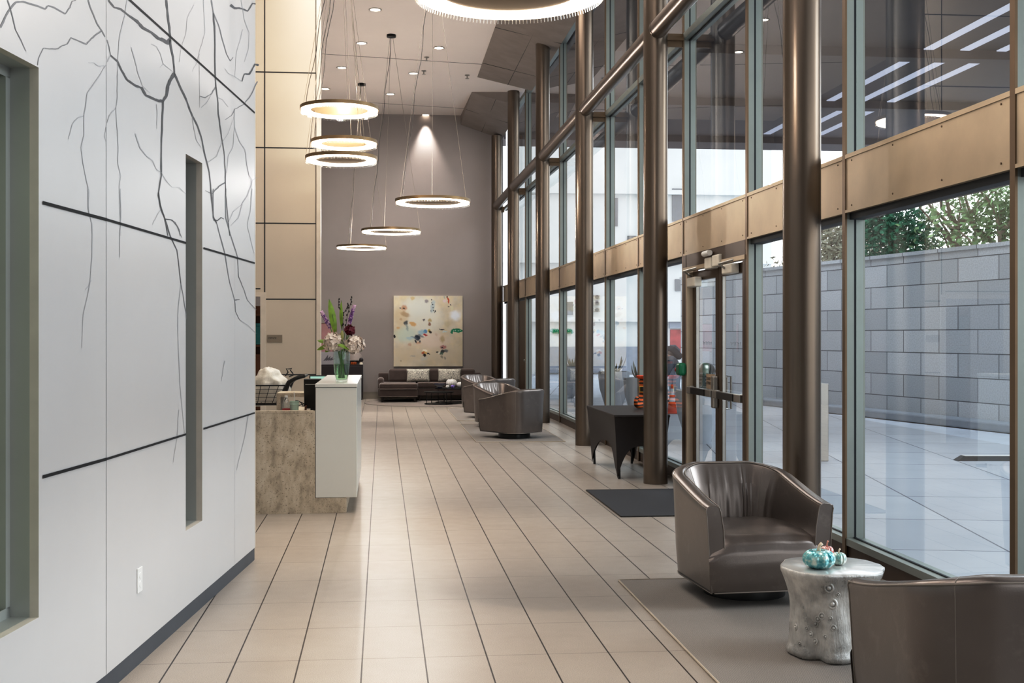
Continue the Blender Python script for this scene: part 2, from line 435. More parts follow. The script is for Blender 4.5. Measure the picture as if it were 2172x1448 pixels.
mb.quad((wc.x, wc.y, .087), (e0.x, e0.y, .087), (e0.x, e0.y, CEIL), (wc.x, wc.y, CEIL))
wall_left = struct(mb.build('wall_left', M['white_panel']))
# joints between cladding panels
def strip(mb, a, b, n, s0, s1, z, h=.011, off=.003):
    q = [wpt(a, b, n, s0, z - h / 2, off), wpt(a, b, n, s1, z - h / 2, off), wpt(a, b, n, s1, z + h / 2, off), wpt(a, b, n, s0, z + h / 2, off)]
    mb.quad(*q)
mb = MB()
for z in (1.025, 2.065, 3.11, 4.15, 5.19, 6.23):
    for (s0, s1) in (((0.02, sA - .02), (sB, L1)) if z < 2.5 else ((0.02, L1),)):
        strip(mb, wc, wf, N1, s0, s1, z)
    for (s0, s1) in (((0, wA - .03), (wB + .03, L2)) if z < 2.57 else ((0, L2),)):
        strip(mb, wf, we, N2, s0, s1, z, .013)
mb.build('panel_joint', M['joint'], wall_left)
mb = MB()
for z0, z1 in ((.087, 1.02), (1.03, 2.06), (2.07, 3.1)):
    pass
# hairline vertical butt joints
for s in (0.62,):
    mb.quad(wpt(wc, wf, N1, s, .09, .002), wpt(wc, wf, N1, s + .003, .09, .002), wpt(wc, wf, N1, s + .003, 2.06, .002), wpt(wc, wf, N1, s, 2.06, .002))
mb.quad(wpt(wc, wf, N1, L1 - .004, .09, .002), wpt(wc, wf, N1, L1, .09, .002), wpt(wc, wf, N1, L1, 7, .002), wpt(wc, wf, N1, L1 - .004, 7, .002))
mb.build('hairline_joint', M['vein_light'], wall_left)
# recesses
def recess(a, b, n, s0, s1, z0, z1, depth, nm, m_in, m_back, edge=.05):
    lin_ = MB()
    def p(s, z, o): return wpt(a, b, n, s, z, o)
    for (c0, c1) in (((s0, z0), (s1, z0)), ((s1, z0), (s1, z1)), ((s1, z1), (s0, z1)), ((s0, z1), (s0, z0))):
        lin_.quad(p(*c0, -.035), p(*c1, -.035), p(*c1, -depth), p(*c0, -depth))
    lin_.build(nm + '_lining', m_in, wall_left)
    ed = MB()
    for (c0, c1) in (((s0, z0), (s1, z0)), ((s1, z0), (s1, z1)), ((s1, z1), (s0, z1)), ((s0, z1), (s0, z0))):
        ed.quad(p(*c0, .0), p(*c1, .0), p(*c1, -.035), p(*c0, -.035))
    ed.build(nm + '_edge', M['panel_edge'], wall_left)
    bk = MB(); bk.quad(p(s0, z0, -depth), p(s1, z0, -depth), p(s1, z1, -depth), p(s0, z1, -depth))
    return bk.build(nm + '_back', m_back, wall_left)
recess(wc, wf, N1, sA, sB, .50, 2.55, .28, 'slot', M['jamb'], M['gasket'])
w1 = MB()
def q(s, z, o): return wpt(wf, we, N2, s, z, o)
recess(wf, we, N2, wA, wB, .50, 2.57, .17, 'window_recess', M['jamb'], M['gasket'])
fr = MB()
for (s0, s1, z0, z1) in ((wA, wA + .035, .50, 2.57), (wB - .035, wB, .50, 2.57), (wA, wB, .50, .54), (wA, wB, 2.53, 2.57)):
    fr.quad(q(s0, z0, -.11), q(s1, z0, -.11), q(s1, z1, -.11), q(s0, z1, -.11))
    fr.quad(q(s1, z0, -.11), q(s1, z1, -.11), q(s1, z1, -.165), q(s1, z0, -.165))
    fr.quad(q(s0, z0, -.11), q(s0, z1, -.11), q(s0, z1, -.165), q(s0, z0, -.165))
wn = struct(fr.build('window_1', M['jamb']))
g = MB(); g.quad(q(wA, .5, -.15), q(wB, .5, -.15), q(wB, 2.57, -.15), q(wA, 2.57, -.15)); g.build('green_glass_pane', M['green_glass'], wn)
# baseboard
mb = MB()
mb.quad(wpt(wc, wf, N1, 0, 0, -.004), wpt(wc, wf, N1, L1, 0, -.004), wpt(wc, wf, N1, L1, .087, -.004), wpt(wc, wf, N1, 0, .087, -.004))
mb.quad(wpt(wf, we, N2, 0, 0, -.004), wpt(wf, we, N2, L2, 0, -.004), wpt(wf, we, N2, L2, .087, -.004), wpt(wf, we, N2, 0, .087, -.004))
mb.quad((wc.x - .004, wc.y, 0), (e0.x, e0.y, 0), (e0.x, e0.y, .087), (wc.x - .004, wc.y, .087))
struct(mb.build('baseboard_left', M['grey_base']))
mb = MB(); mb.box((wc.x - .005, wc.y + .012, (CEIL + .087) / 2), (.012, .03, CEIL - .09)); struct(mb.build('trim_1', M['beige_trim']))

# ---- branching vein mural painted on the cladding
def onw(px, py):
    a, b, n = (wc, wf, N1) if px > 225 else (wf, we, N2)
    p, s, d = hit(px, a, b)
    z = EYE - (py - PY) * d / FL
    return s, z, (a, b, n), d
def A(pts): return [(x / 2.896, y / 2.896) for x, y in pts]
def B(pts): return [(x / 2.413, y / 2.413 + 400) for x, y in pts]
vein = {'dark': MB(), 'mid': MB(), 'light': MB()}
def ribbon(kind, pts, w, taper=.4):
    w *= {'dark': 1.5, 'mid': 1.3, 'light': 1.1}[kind]
    k = random.random() * 9
    sub = []
    for i in range(len(pts) - 1):
        (x0, y0), (x1, y1) = pts[i], pts[i + 1]
        for j in range(3):
            t = j / 3; nx = (random.random() - .5) * (1.2 if j else 0)
            sub.append((x0 + (x1 - x0) * t + nx, y0 + (y1 - y0) * t + nx * .6))
    sub.append(pts[-1]); n = len(sub); row = []
    for i, (x, y) in enumerate(sub):
        a, b = sub[max(i - 1, 0)], sub[min(i + 1, n - 1)]
        dx, dy = b[0] - a[0], b[1] - a[1]; L = math.hypot(dx, dy) or 1
        ww = w / 2 * (1 - (1 - taper) * i / n) * (.75 + .5 * noise.noise((i * .7, k, 0)) + .25)
        pr = []
        for sgn in (-1, 1):
            s, z, (wa, wb, nn), d = onw(x - dy / L * ww * sgn, y + dx / L * ww * sgn)
            pr.append(wpt(wa, wb, nn, s, z, .0015))
        row.append(pr)
    for i in range(n - 1):
        if (sub[i][0] - 225) * (sub[i + 1][0] - 225) < 0: continue
        vein[kind].quad(row[i][0], row[i][1], row[i + 1][1], row[i + 1][0])
D, I, T = 'dark', 'mid', 'light'
for kind, w, pts in (
    (I, 3.2, [(0,170),(50,70),(95,15),(140,10),(190,25),(240,40),(275,55),(295,35),(330,45),(365,65),(400,85),(430,45),(440,10),(465,0)]),
    (I, 1.8, [(45,0),(70,80),(95,185),(130,250),(158,315)]), (I, 2.2, [(540,0),(560,60),(595,145),(625,190),(655,245),(670,290),(678,340)]),
    (I, 2.2, [(620,190),(580,220),(550,250),(530,272),(480,250),(435,232),(412,270),(380,280),(355,300),(300,300),(265,295),(235,360),(230,400)]),
    (D, 4.6, [(1070,450),(1040,500),(1028,540),(1020,590),(1000,620),(975,620),(950,610),(895,585),(870,540),(830,525),(780,490),(745,430),(720,375),(678,340)]),
    (D, 4.8, [(1042,240),(1030,265),(1000,245),(970,235),(930,200),(875,170),(840,130),(790,95),(740,55),(700,45),(665,0)]),
    (D, 3.0, [(1020,0),(1030,100),(1042,200),(1045,270),(1062,350),(1070,450),(1100,520),(1140,605),(1160,660),(1180,710),(1215,780),(1240,860),(1260,960),(1285,1060),(1295,1180),(1310,1330),(1330,1370)]),
    (D, 2.4, [(1000,620),(995,750),(990,900),(990,1080),(970,1200),(990,1280),(1010,1340),(1030,1448)]),
    (T, 1.8, [(678,340),(650,400),(600,480),(535,570),(525,650),(515,710),(515,830),(495,905),(510,1010),(530,1110),(545,1170),(540,1260),(545,1300)]),
    (T, 1.6, [(515,710),(475,725),(445,760),(430,810),(418,855)]), (T, 1.8, [(640,405),(600,405),(575,385),(540,385)]),
    (T, 1.5, [(780,0),(765,100),(735,220),(725,330),(720,470),(720,600),(710,660),(720,800),(725,900),(720,990),(740,1080),(730,1150),(735,1300),(740,1448)]),
    (T, 1.4, [(710,660),(670,710),(650,780),(640,840),(657,885)]), (T, 1.4, [(1250,0),(1255,120),(1258,200),(1240,270),(1220,330),(1225,480),(1225,660)]),
    (I, 2.0, [(1297,0),(1310,80),(1340,150),(1370,260),(1390,330),(1415,375),(1430,350)]),
    (D, 2.0, [(1310,80),(1318,200),(1320,430),(1325,530),(1335,600),(1340,700),(1355,800),(1375,930),(1385,1060),(1385,1150),(1390,1230),(1410,1448)]),
    (D, 3.0, [(1415,30),(1440,50),(1470,50),(1490,55),(1520,68),(1550,20),(1570,25)]),
    (D, 3.0, [(1588,400),(1565,395),(1530,455),(1500,455),(1485,500)]), (T, 1.6, [(1485,500),(1440,470),(1400,450),(1380,420)]),
    (I, 2.0, [(1325,530),(1300,575),(1260,600),(1225,590)]), (T, 1.6, [(1235,660),(1265,635),(1300,575)]), (T, 1.6, [(1335,600),(1365,610),(1400,655)]),
    (I, 1.8, [(1580,500),(1555,555),(1530,600),(1490,645),(1440,670),(1420,710),(1380,735)]),
    (T, 1.6, [(1440,670),(1440,780),(1470,870),(1505,920),(1515,1010),(1530,1080),(1550,1105),(1580,1090)]),
    (I, 2.0, [(1385,1120),(1350,1140),(1330,1160),(1300,1190),(1260,1170)]), (T, 1.6, [(1550,1105),(1520,1200),(1480,1260),(1430,1300),(1400,1370)]),
    (T, 1.7, [(830,820),(860,910),(900,960),(935,985),(960,1040),(990,1060),(1020,1110),(1055,1150),(1100,1150),(1140,1192)]),
    (D, 1.8, [(1310,1350),(1335,1355),(1355,1335),(1375,1345)]), (I, 1.8, [(1010,1345),(1050,1350),(1075,1365),(1100,1410),(1105,1448)]),
    (T, 1.6, [(925,270),(960,285),(985,330),(1000,390),(1060,440)]), (T, 1.6, [(805,290),(830,380),(850,460),(875,530),(920,570)]),
    (T, 1.4, [(1480,0),(1500,120),(1530,200),(1525,300),(1500,380)]), (T, 1.3, [(1190,30),(1150,110),(1140,210),(1110,300),(1100,380)]),
    (T, 1.3, [(1270,1000),(1330,960),(1360,880),(1400,820),(1440,700)]), (T, 1.3, [(960,640),(965,700),(962,790)]),
    (T, 1.3, [(1180,710),(1190,790),(1205,860),(1235,905)]), (T, 1.3, [(1390,1060),(1400,960),(1430,900),(1440,780)]), (T, 1.3, [(1490,180),(1470,260),(1450,330),(1440,470)]),
    (T, 1.3, [(1225,330),(1200,400),(1180,440)]), (T, 1.3, [(1000,390),(980,415)]), (T, 1.2, [(990,1280),(960,1330),(935,1380)])):
    ribbon(kind, A(pts), w)
for kind, w, pts in (
    (D, 2.0, [(810,20),(820,90),(845,160),(870,240),(905,315),(925,485)]), (I, 1.3, [(925,485),(940,570),(955,670)]), (T, 1.2, [(925,485),(912,600),(910,750),(920,1000),(945,1260)]),
    (T, 1.5, [(450,0),(450,100),(470,180),(470,350),(460,480),(425,640),(417,815)]), (T, 1.4, [(615,0),(618,150),(612,220),(612,350)]), (T, 1.4, [(465,470),(450,500),(433,520)]),
    (I, 1.5, [(1090,0),(1090,150),(1110,180),(1150,330),(1175,480),(1200,570),(1205,630),(1225,670)]), (T, 1.3, [(1225,670),(1270,700),(1310,740)]),
    (I, 1.5, [(1155,0),(1155,150),(1190,270),(1215,350),(1220,450),(1250,520),(1265,570),(1310,620)]), (D, 1.4, [(1200,570),(1225,568)]),
    (T, 1.3, [(1240,80),(1220,150),(1180,190)]), (T, 1.3, [(1290,0),(1280,120),(1265,190),(1300,330)]), (I, 1.4, [(845,155),(880,160),(905,190),(930,250)]),
    (T, 1.2, [(1150,880),(1140,930),(1132,985)]), (T, 1.2, [(1270,1160),(1250,1280),(1210,1440)]), (T, 1.2, [(915,1130),(905,1270),(885,1400)])):
    ribbon(kind, B(pts), w)
def grow(kind, s, z, a, n, w):       # the mural runs on up the tall wall
    for i in range(n):
        a += (random.random() - .5) * .9; a += (PI / 2 - a) * .25
        s2, z2 = s + math.cos(a) * .11, z + math.sin(a) * .13
        if not (0.05 < s2 < L1 - .05 and z2 < CEIL - .05): return
        o = Vector((-(z2 - z), s2 - s)).normalized() * w / 2
        w2 = max(.004, w * .93); o2 = o * (w2 / w)
        vein[kind].quad(wpt(wc, wf, N1, s - o.x, z - o.y, .0015), wpt(wc, wf, N1, s + o.x, z + o.y, .0015), wpt(wc, wf, N1, s2 + o2.x, z2 + o2.y, .0015), wpt(wc, wf, N1, s2 - o2.x, z2 - o2.y, .0015))
        if random.random() < .22: grow(kind if random.random() < .5 else 'mid', s2, z2, a + random.choice((-1, 1)) * .8, n - i - 1, w2 * .7)
        s, z, w = s2, z2, w2
for s0 in (.25, .8, 1.4, 1.75, 2.3, 2.7):
    grow('dark', s0, 3.95 + s0 * -.2, PI / 2, 24, .022)
for k, b in vein.items(): b.build('painted_branches', M['vein_' + k], wall_left)

# ---- wall behind reception (office)
oy = P(615, 712, 16.0).y
ox = P(680, 712, 16.0).x
ojx = P(553, 712, 16.0).x
mb = MB()
mb.bb(ojx, ox - .065, oy, oy + .12, 0, CEIL); mb.bb(-5, ojx, oy, oy + .12, 2.12, CEIL)
mb.bb(-5, ojx - .95, oy, oy + .12, 0, 2.12)
wall_office = struct(mb.build('wall_office', M['beige']))
mb = MB(); mb.bb(ox - .063, ox, oy - .012, oy + .16, 0, CEIL); struct(mb.build('trim_2', M['beige_trim'], bevel=.006))
mb = MB(); js = P(562, 712, 16).x
for z in (1.025, 2.065, 3.11, 4.15, 5.19, 6.23): mb.bb(js if z < 2.5 else -5, ox - .066, oy - .002, oy, z - .008, z + .008)
mb.bb(js - .007, js + .007, oy - .003, oy, 0, CEIL); mb.bb(ox - .07, ox - .063, oy - .003, oy, 0, CEIL)
mb.bb(-5, ojx, oy - .002, oy, 2.2, 2.215)
mb.build('panel_joint', M['joint'], wall_office)
mb = MB(); mb.bb(ojx - .0, ojx + .075, oy - .02, oy + .1, 0, 2.16); mb.bb(ojx - .95, ojx, oy - .02, oy + .1, 2.1, 2.16)
struct(mb.build('door_2', M['beige_trim']))
# side + rear walls of the hall
mb = MB(); mb.bb(-5.1, -5, 8.2, oy, 0, CEIL); struct(mb.build('wall_side', M['beige']))
mb = MB(); mb.bb(-3.6, -3.5, oy + .12, YB, 0, CEIL); struct(mb.build('wall_recess', M['taupe']))
mb = MB(); mb.bb(-4.5, 3.1, -4.2, -4.1, 0, CEIL); struct(mb.build('wall_front', M['taupe']))
mb = MB(); mb.bb(-3.6, 3.02, YB, YB + .15, 0, CEIL); wall_back = struct(mb.build('wall_back', M['taupe']))
mb = MB(); mb.bb(-3.5, 2.95, YB - .015, YB, 0, .17); mb.bb(-3.5, 2.95, YB - .02, YB, .15, .17); struct(mb.build('baseboard_back', M['taupe_base']))
mb = MB(); mb.bb(-5.2, 3.23, -4.2, YB + .15, -.05, 0); struct(mb.build('floor', M['floor']))
mb = MB(); mb.bb(-5.2, 3.25, -4.2, YB + .2, CEIL, CEIL + .1); ceiling = struct(mb.build('ceiling', M['ceil']))
mb = MB()
def seam(p0, p1, w=.011):
    a = P(p0[0], p0[1], (CEIL - EYE) * FL / (PY - p0[1])); b = P(p1[0], p1[1], (CEIL - EYE) * FL / (PY - p1[1]))
    d = (b - a); a = a - d * .6; b = b + d * .1; ang = math.atan2(d.y, d.x)
    mb.box(((a.x + b.x) / 2, (a.y + b.y) / 2, CEIL - .002), ((b - a).length, w, .004), ang)
seam((680, 114), (1020, 136)); seam((680, 211), (985, 230))
mb.box((-1, 14.5, CEIL - .002), (7, .011, .004), R(8)); mb.box((-1, 9.5, CEIL - .002), (7, .011, .004), R(8))
mb.build('ceiling_joint', M['joint'], ceiling)
# dropped, sloping soffits along the glass
def wedge(nm, nl, nr, fr_, fl, sl):
    mb = MB(); top = CEIL - .001
    lo = [Vector(nl), Vector(nr), Vector(fr_), Vector(fl)]
    hi = [Vector((p.x, p.y, top)) for p in lo]
    vs = lo + hi
    mb.add(vs, [(0, 1, 2, 3), (0, 4, 5, 1), (1, 5, 6, 2), (2, 6, 7, 3), (3, 7, 4, 0)])
    o = struct(mb.build(nm, M['soffit']))
    j = MB()
    def pt(u, v): return (lo[0] * (1 - u) + lo[1] * u) * (1 - v) + (lo[3] * (1 - u) + lo[2] * u) * v - Vector((0, 0, .003))
    for (a, b) in sl: j.tube([pt(*a), pt(*b)], .005, 4)
    j.build('board_joint', M['joint'], o)
    return o
wedge('trim_3', (1.95, 1.0, 7.05), (3.2, 1.0, 6.72), (3.13, 24.1, 6.69), (2.02, 24.55, 7.05),
      [((.56, 0), (.56, 1))] + [((0, v), (1, v)) for v in (.15, .32, .49, .66, .83, .945)])
wedge('trim_4', (2.02, 26.1, 7.05), (3.1, 26.0, 6.74), (3.0, YB - .01, 6.48), (1.96, YB - .01, 6.83), [((.5, 0), (.5, 1)), ((0, .5), (1, .5))])

# ================================================================== GLAZED FACADE
def fx(y): return 3.18 if y < 20.685 else 3.18 - (y - 20.685) / (28.9 - 20.685) * .16
YS = [5.6 + 2.155 * k for k in range(-4, 11)] + [YB]
ZS0, ZS1, ZT, ZTOP = 2.405, 2.806, 4.73, 6.9
DOORBAY = 6
wi = 2
for k in range(len(YS) - 1):
    y0, y1 = YS[k], YS[k + 1]
    a, b = (fx(y0), y0), (fx(y1), y1)
    fr = MB()
    # mullion at the near end of the bay
    fr.bb(a[0] + .012, a[0] + .062, y0 - .025, y0 + .025, .118, ZTOP); fr.bb(a[0] + .078, a[0] + .14, y0 - .025, y0 + .025, 0, ZTOP)
    y0i = (fx(y0 + .025), y0 + .025); y1i = (fx(y1 - .025), y1 - .025)
    fr.slab(y0i, y1i, .0, .14, ZT - .035, ZT + .035)
    fr.slab(y0i, y1i, .012, .13, 6.82, 6.9)
    if k != DOORBAY:
        fr.slab(y0i, y1i, .005, .14, .118, .165)
    w = struct(fr.build('window_%d' % wi, M['mull'])); wi += 1
    cp = MB(); cp.bb(a[0] - .002, a[0] + .012, y0 - .025, y0 + .025, 0, ZTOP); cp.build('mullion_cap', M['mullcap'], w)
    gk = MB(); gk.bb(a[0] + .062, a[0] + .078, y0 - .022, y0 + .022, .118, ZTOP)
    if k != DOORBAY:
        gk.slab(y0i, y1i, .06, .075, .165, .172); gk.slab(y0i, y1i, .03, .14, ZS0 - .045, ZS0)
    gk.slab(y0i, y1i, .06, .075, ZT - .05, ZT - .035); gk.build('gasket', M['gasket'], w)
    sp = MB(); sp.slab(y0i, y1i, .006, .05, ZS0, ZS1)
    s = sp.build('spandrel_panel', M['spandrel'], w)
    ln = MB(); ln.slab(y0i, y1i, -.002, .008, ZS1 - .028, ZS1); ln.slab(y0i, y1i, -.002, .008, ZS0, ZS0 + .02)
    ln.build('spandrel_lip', M['spandrel'], s)
    sc = MB()
    for i in range(4):
        yy = y0 + .12 + (y1 - y0 - .24) * i / 3
        for zz in (ZS0 + .045, ZS1 - .05): sc.cyl((fx(yy) + .007, yy, zz), (fx(yy) + .002, yy, zz), .006, 8)
    sc.build('spandrel_screws', M['mullcap'], s)
    for (z0, z1, nm) in ((ZS1, ZT - .035, 'middle_pane'), (ZT + .035, 6.85, 'upper_pane')) + (((.165, ZS0 - .05, 'lower_pane'),) if k != DOORBAY else ()):
        gp = MB(); gp.quad((y0i[0] + .07, y0i[1], z0), (y1i[0] + .07, y1i[1], z0), (y1i[0] + .07, y1i[1], z1), (y0i[0] + .07, y0i[1], z1))
        if nm == 'lower_pane' and k >= len(YS) - 3:
            gp.build('door_panel', M['doorframe'], w); kb = MB(); yk = y0 + .18; kb.sphere((fx(yk) + .02, yk, 1.02), .035, 12, 8); kb.build('knob', M['alu'], w, smooth=180); continue
        gp.build(nm, M['glass'], w)
    if k != DOORBAY:
        bp = MB(); bp.slab(y0i, y1i, .02, .14, 0, .118); bp.build('base_panel', M['basebrown'], w)
# ---- the entrance doors
k = DOORBAY; y0, y1 = YS[k] + .025, YS[k + 1] - .025; X = 3.18
mb = MB()
mb.bb(X - .004, X + .13, y1 - .115, y1, 0, ZS0); mb.bb(X - .004, X + .13, y0, y0 + .075, 0, ZS0); mb.bb(X + .0, X + .13, y0, y1, 2.27, ZS0)
door = struct(mb.build('door_1', M['doorframe']))
lt = MB(); lt.bb(X - .006, X + .06, y1 - .165, y1 - .115, 0, 2.27); lt.bb(X - .01, X + .05, y0, y1, 2.235, 2.275); lt.build('door_stop', M['spandrel'], door)
th = MB(); th.bb(X - .03, X + .14, y0, y1, 0, .012); th.build('threshold', M['alu'], door)
ym = (y0 + .075 + y1 - .165) / 2
for (a, b, far) in ((ym + .004, y1 - .168, True), (y0 + .078, ym - .004, False)):
    lf = MB(); x0, x1 = X + .055, X + .1
    st = .095
    lf.bb(x0, x1, a, a + st, .014, 2.225); lf.bb(x0, x1, b - st, b, .014, 2.225)
    lf.bb(x0, x1, a + st, b - st, .014, .165); lf.bb(x0, x1, a + st, b - st, 2.13, 2.225)
    leaf = lf.build('door_leaf', M['doorframe'], door)
    be = MB()
    for (p, q_) in ((a + st, a + st + .012), (b - st - .012, b - st)): be.bb(x0 + .008, x1 - .008, p, q_, .165, 2.13)
    be.build('glazing_bead', M['alu'], leaf)
    g = MB(); g.quad((x0 + .022, a + st, .165), (x0 + .022, b - st, .165), (x0 + .022, b - st, 2.13), (x0 + .022, a + st, 2.13)); g.build('door_pane', M['glass'], leaf)
    pb = MB(); pb.bb(x0 - .075, x0 - .035, a + .03, b - .02, .965, 1.035); pb.bb(x0 - .045, x0, a + .03, a + .10, .96, 1.04); pb.bb(x0 - .045, x0, b - .06, b - .02, .96, 1.04)
    bar = pb.build('push_bar', M['alu'], leaf, bevel=.006)
    tp = MB(); tp.bb(x0 - .083, x0 - .074, a + .22, b - .20, .968, 1.032); tp.build('touch_pad', M['black'], bar)
    lk = MB(); e = a if far else b - .095
    if far:
        lk.prism([(x0 - .05, e + .004), (x0, e - .006), (x0, e + .10), (x0 - .05, e + .09)], .86, 1.17); lk.build('lock_case', M['alu'], leaf, bevel=.012)
    cl = MB(); yc = b - .20 if far else a + .42
    cl.bb(x0 - .085, x0 - .005, yc - .17, yc + .13, 2.06 if far else 2.13, 2.16 if far else 2.22)
    clo = cl.build('closer', M['offwhite'], leaf, bevel=.012)
    ar = MB(); ar.tube([(x0 - .05, yc + .08, 2.17), (x0 - .16, yc - .05, 2.22), (x0 - .03, yc - .2, 2.26)], .011, 8); ar.build('closer_arm', M['alu'], clo)
    ph = MB(); hy = a + .06 if far else b - .06
    ph.tube([(x1, hy, .86), (x1 + .06, hy, .86), (x1 + .06, hy, 1.17), (x1, hy, 1.17)], .011, 8); ph.build('pull_handle', M['chrome'], leaf)
    fl = MB()
    for q_, hh in enumerate((.03, .026, .034, .028, .034, .026, .032)):
        yy = (a + b) / 2 - .17 + q_ * .048; xx = x0 + .0195
        fl.quad((xx, yy, 1.47), (xx, yy + .007, 1.47), (xx, yy + .007, 1.47 + hh), (xx, yy, 1.47 + hh)); fl.quad((xx, yy + .007, 1.47 + hh - .006), (xx, yy + .026, 1.47 + hh - .008), (xx, yy + .026, 1.47 + hh - .002), (xx, yy + .007, 1.47 + hh))
        if q_ % 2: fl.quad((xx, yy + .024, 1.47), (xx, yy + .03, 1.47), (xx, yy + .03, 1.47 + hh), (xx, yy + .024, 1.47 + hh))
    fl.build('frosted_lettering', M['vein_mid'], leaf)
op = MB(); op.bb(X - .03, X + .05, ym - .02, ym + .20, 2.21, 2.32); op.bb(X - .03, X + .05, ym - .29, ym - .06, 2.22, 2.33); op.build('door_operator', M['offwhite'], door, bevel=.01)
se = MB(); se.cyl((X - .04, ym - .03, 2.36), (X - .04, ym + .17, 2.36), .028, 12); se.build('motion_sensor', M['white'], door, smooth=40)
sg = MB(); sg.bb(X + .068, X + .071, ym + .17, ym + .47, 1.03, 1.18); sgn = sg.build('door_sign', M['paper'], door)
text('sign_lettering', 'PLEASE USE\nOTHER DOOR', .043, M['ink'], sgn, (X + .0665, ym + .46, 1.118), (R(90), 0, R(-90)), .0004)
# emergency release on the jamb
t = thing('emergency_release', 'green emergency door release box with red button on door jamb', 'door release', (X - .006, y1 - .075, 1.21))
mb = MB(); mb.bb(-.08, 0, -.085, .085, -.068, .068); mb.build('housing', M['green_box'], t, bevel=.03, bseg=3, smooth=40)
mb = MB(); mb.cyl((-.05, .08, -.01), (-.05, .125, -.01), .028, 16); mb.build('red_button', M['red'], t, smooth=40)

# ================================================================== COLUMNS + TUBES
colx = [2.88, 2.885, 2.88, 2.88, 2.84, 2.83]; coly = [7.755, 12.065, 16.375, 20.685, 24.995, 28.62]
ctop = [6.80, 6.80, 6.80, 6.80, 6.86, 6.52]
clab = ['bronze round steel column behind the grey leather armchair, nearest the camera', 'bronze round steel column standing in front of the black draped table, its base chipped',
        'bronze round steel column at the far end of the black draped table', 'bronze round steel column just behind the back facing swivel chair',
        'thin looking far bronze column, second from the back wall', 'bronze round steel column in the corner at the back wall']
PZ = 4.78
for i in range(6):
    t = thing('steel_column', clab[i], 'column', (colx[i], coly[i], 0), 0, 'bronze columns along the glass wall')
    mb = MB(); mb.cyl((0, 0, 0), (0, 0, ctop[i]), .128, 48); mb.build('shaft', M['bronze'], t, smooth=40)
    dx = fx(coly[i]) - colx[i]
    mb = MB(); mb.bb(.05, dx - .002, -.06, .06, PZ - .10, PZ - .07); mb.bb(.05, dx - .002, -.012, .012, PZ - .16, PZ - .02); mb.build('bracket', M['mullcap'], t)
plab = ['horizontal bronze tube entering the picture at the top beside the large ring lamp column', 'horizontal bronze tube between the column before the draped table and the next one',
        'horizontal bronze tube between the third and fourth columns', 'horizontal bronze tube between the fourth and fifth columns', 'horizontal bronze tube ending at the back wall corner']
for i in range(5):
    x0, yy0, x1, yy1 = colx[i], coly[i], colx[i + 1], coly[i + 1]
    t = thing('bracing_tube', plab[i], 'tube', (x0, (yy0 + yy1) / 2, PZ), 0, 'bracing tubes between the columns')
    hl = (yy1 - yy0) / 2
    mb = MB(); mb.cyl((0, -hl + .13, 0), (x1 - x0, hl - .13, 0), .098, 32); mb.build('pipe', M['bronze'], t, smooth=40)
    mb = MB(); mb.cyl((x1 - x0, hl - .16, 0), (x1 - x0, hl - .128, 0), .102, 32); mb.build('end_collar', M['bronze'], t, smooth=40)

# ================================================================== CEILING FITTINGS
dl = [(796, 20), (767, 91), (725, 143), (690, 188), (931, 101), (877, 155), (828, 199), (903, 243)]
dlab = ['round recessed downlight nearest the top edge, left of the large ring lamp', 'round recessed downlight behind the hanging cords of the ring cluster', 'round recessed downlight third along the left row, beside the cords',
        'round recessed downlight at the end of the left row, beside the beige wall edge', 'round recessed downlight nearest the sloping grey soffit', 'round recessed downlight in the middle of the right row, by a sprinkler',
        'round recessed downlight right of the small cable canopy', 'round recessed downlight close to the back wall, throwing a scallop on it']
def downlight(p, lab):
    t = thing('downlight', lab, 'downlight', p, 0, 'recessed downlights in the white ceiling')
    mb = MB(); mb.lathe([(.085, -.001), (.105, -.001), (.11, -.007), (.087, -.012), (.085, -.001)], 32); mb.build('trim_ring', M['alu'], t, smooth=60)
    mb = MB(); mb.lathe([(0, -.006), (.086, -.006)], 32); mb.build('lens', M['lens'], t)
DL = []
for (x, y), lab in zip(dl, dlab):
    p = P(x, y, (CEIL - EYE) * FL / (PY - y)); p.z = CEIL; DL.append(p); downlight(p, lab)
for (x, y), lab in zip(((905, 121), (899, 150), (991, 159)), ('small metal sprinkler head in front of the ceiling joint', 'small metal sprinkler head behind the ceiling joint', 'tiny sprinkler disc near the sloping soffit')):
    p = P(x, y, (CEIL - EYE) * FL / (PY - y)); p.z = CEIL
    t = thing('sprinkler', lab, 'sprinkler', p, 0, 'ceiling sprinklers')
    mb = MB(); mb.lathe([(0, -.001), (.05, -.001), (.05, -.012), (.02, -.02), (0, -.02)], 20); mb.build('escutcheon', M['alu'], t, smooth=50)
    mb = MB(); mb.cyl((0, 0, -.02), (0, 0, -.07), .012, 10); mb.lathe([(0, -.07), (.04, -.072), (.04, -.078), (0, -.08)], 16); mb.build('deflector', M['alu'], t, smooth=50)

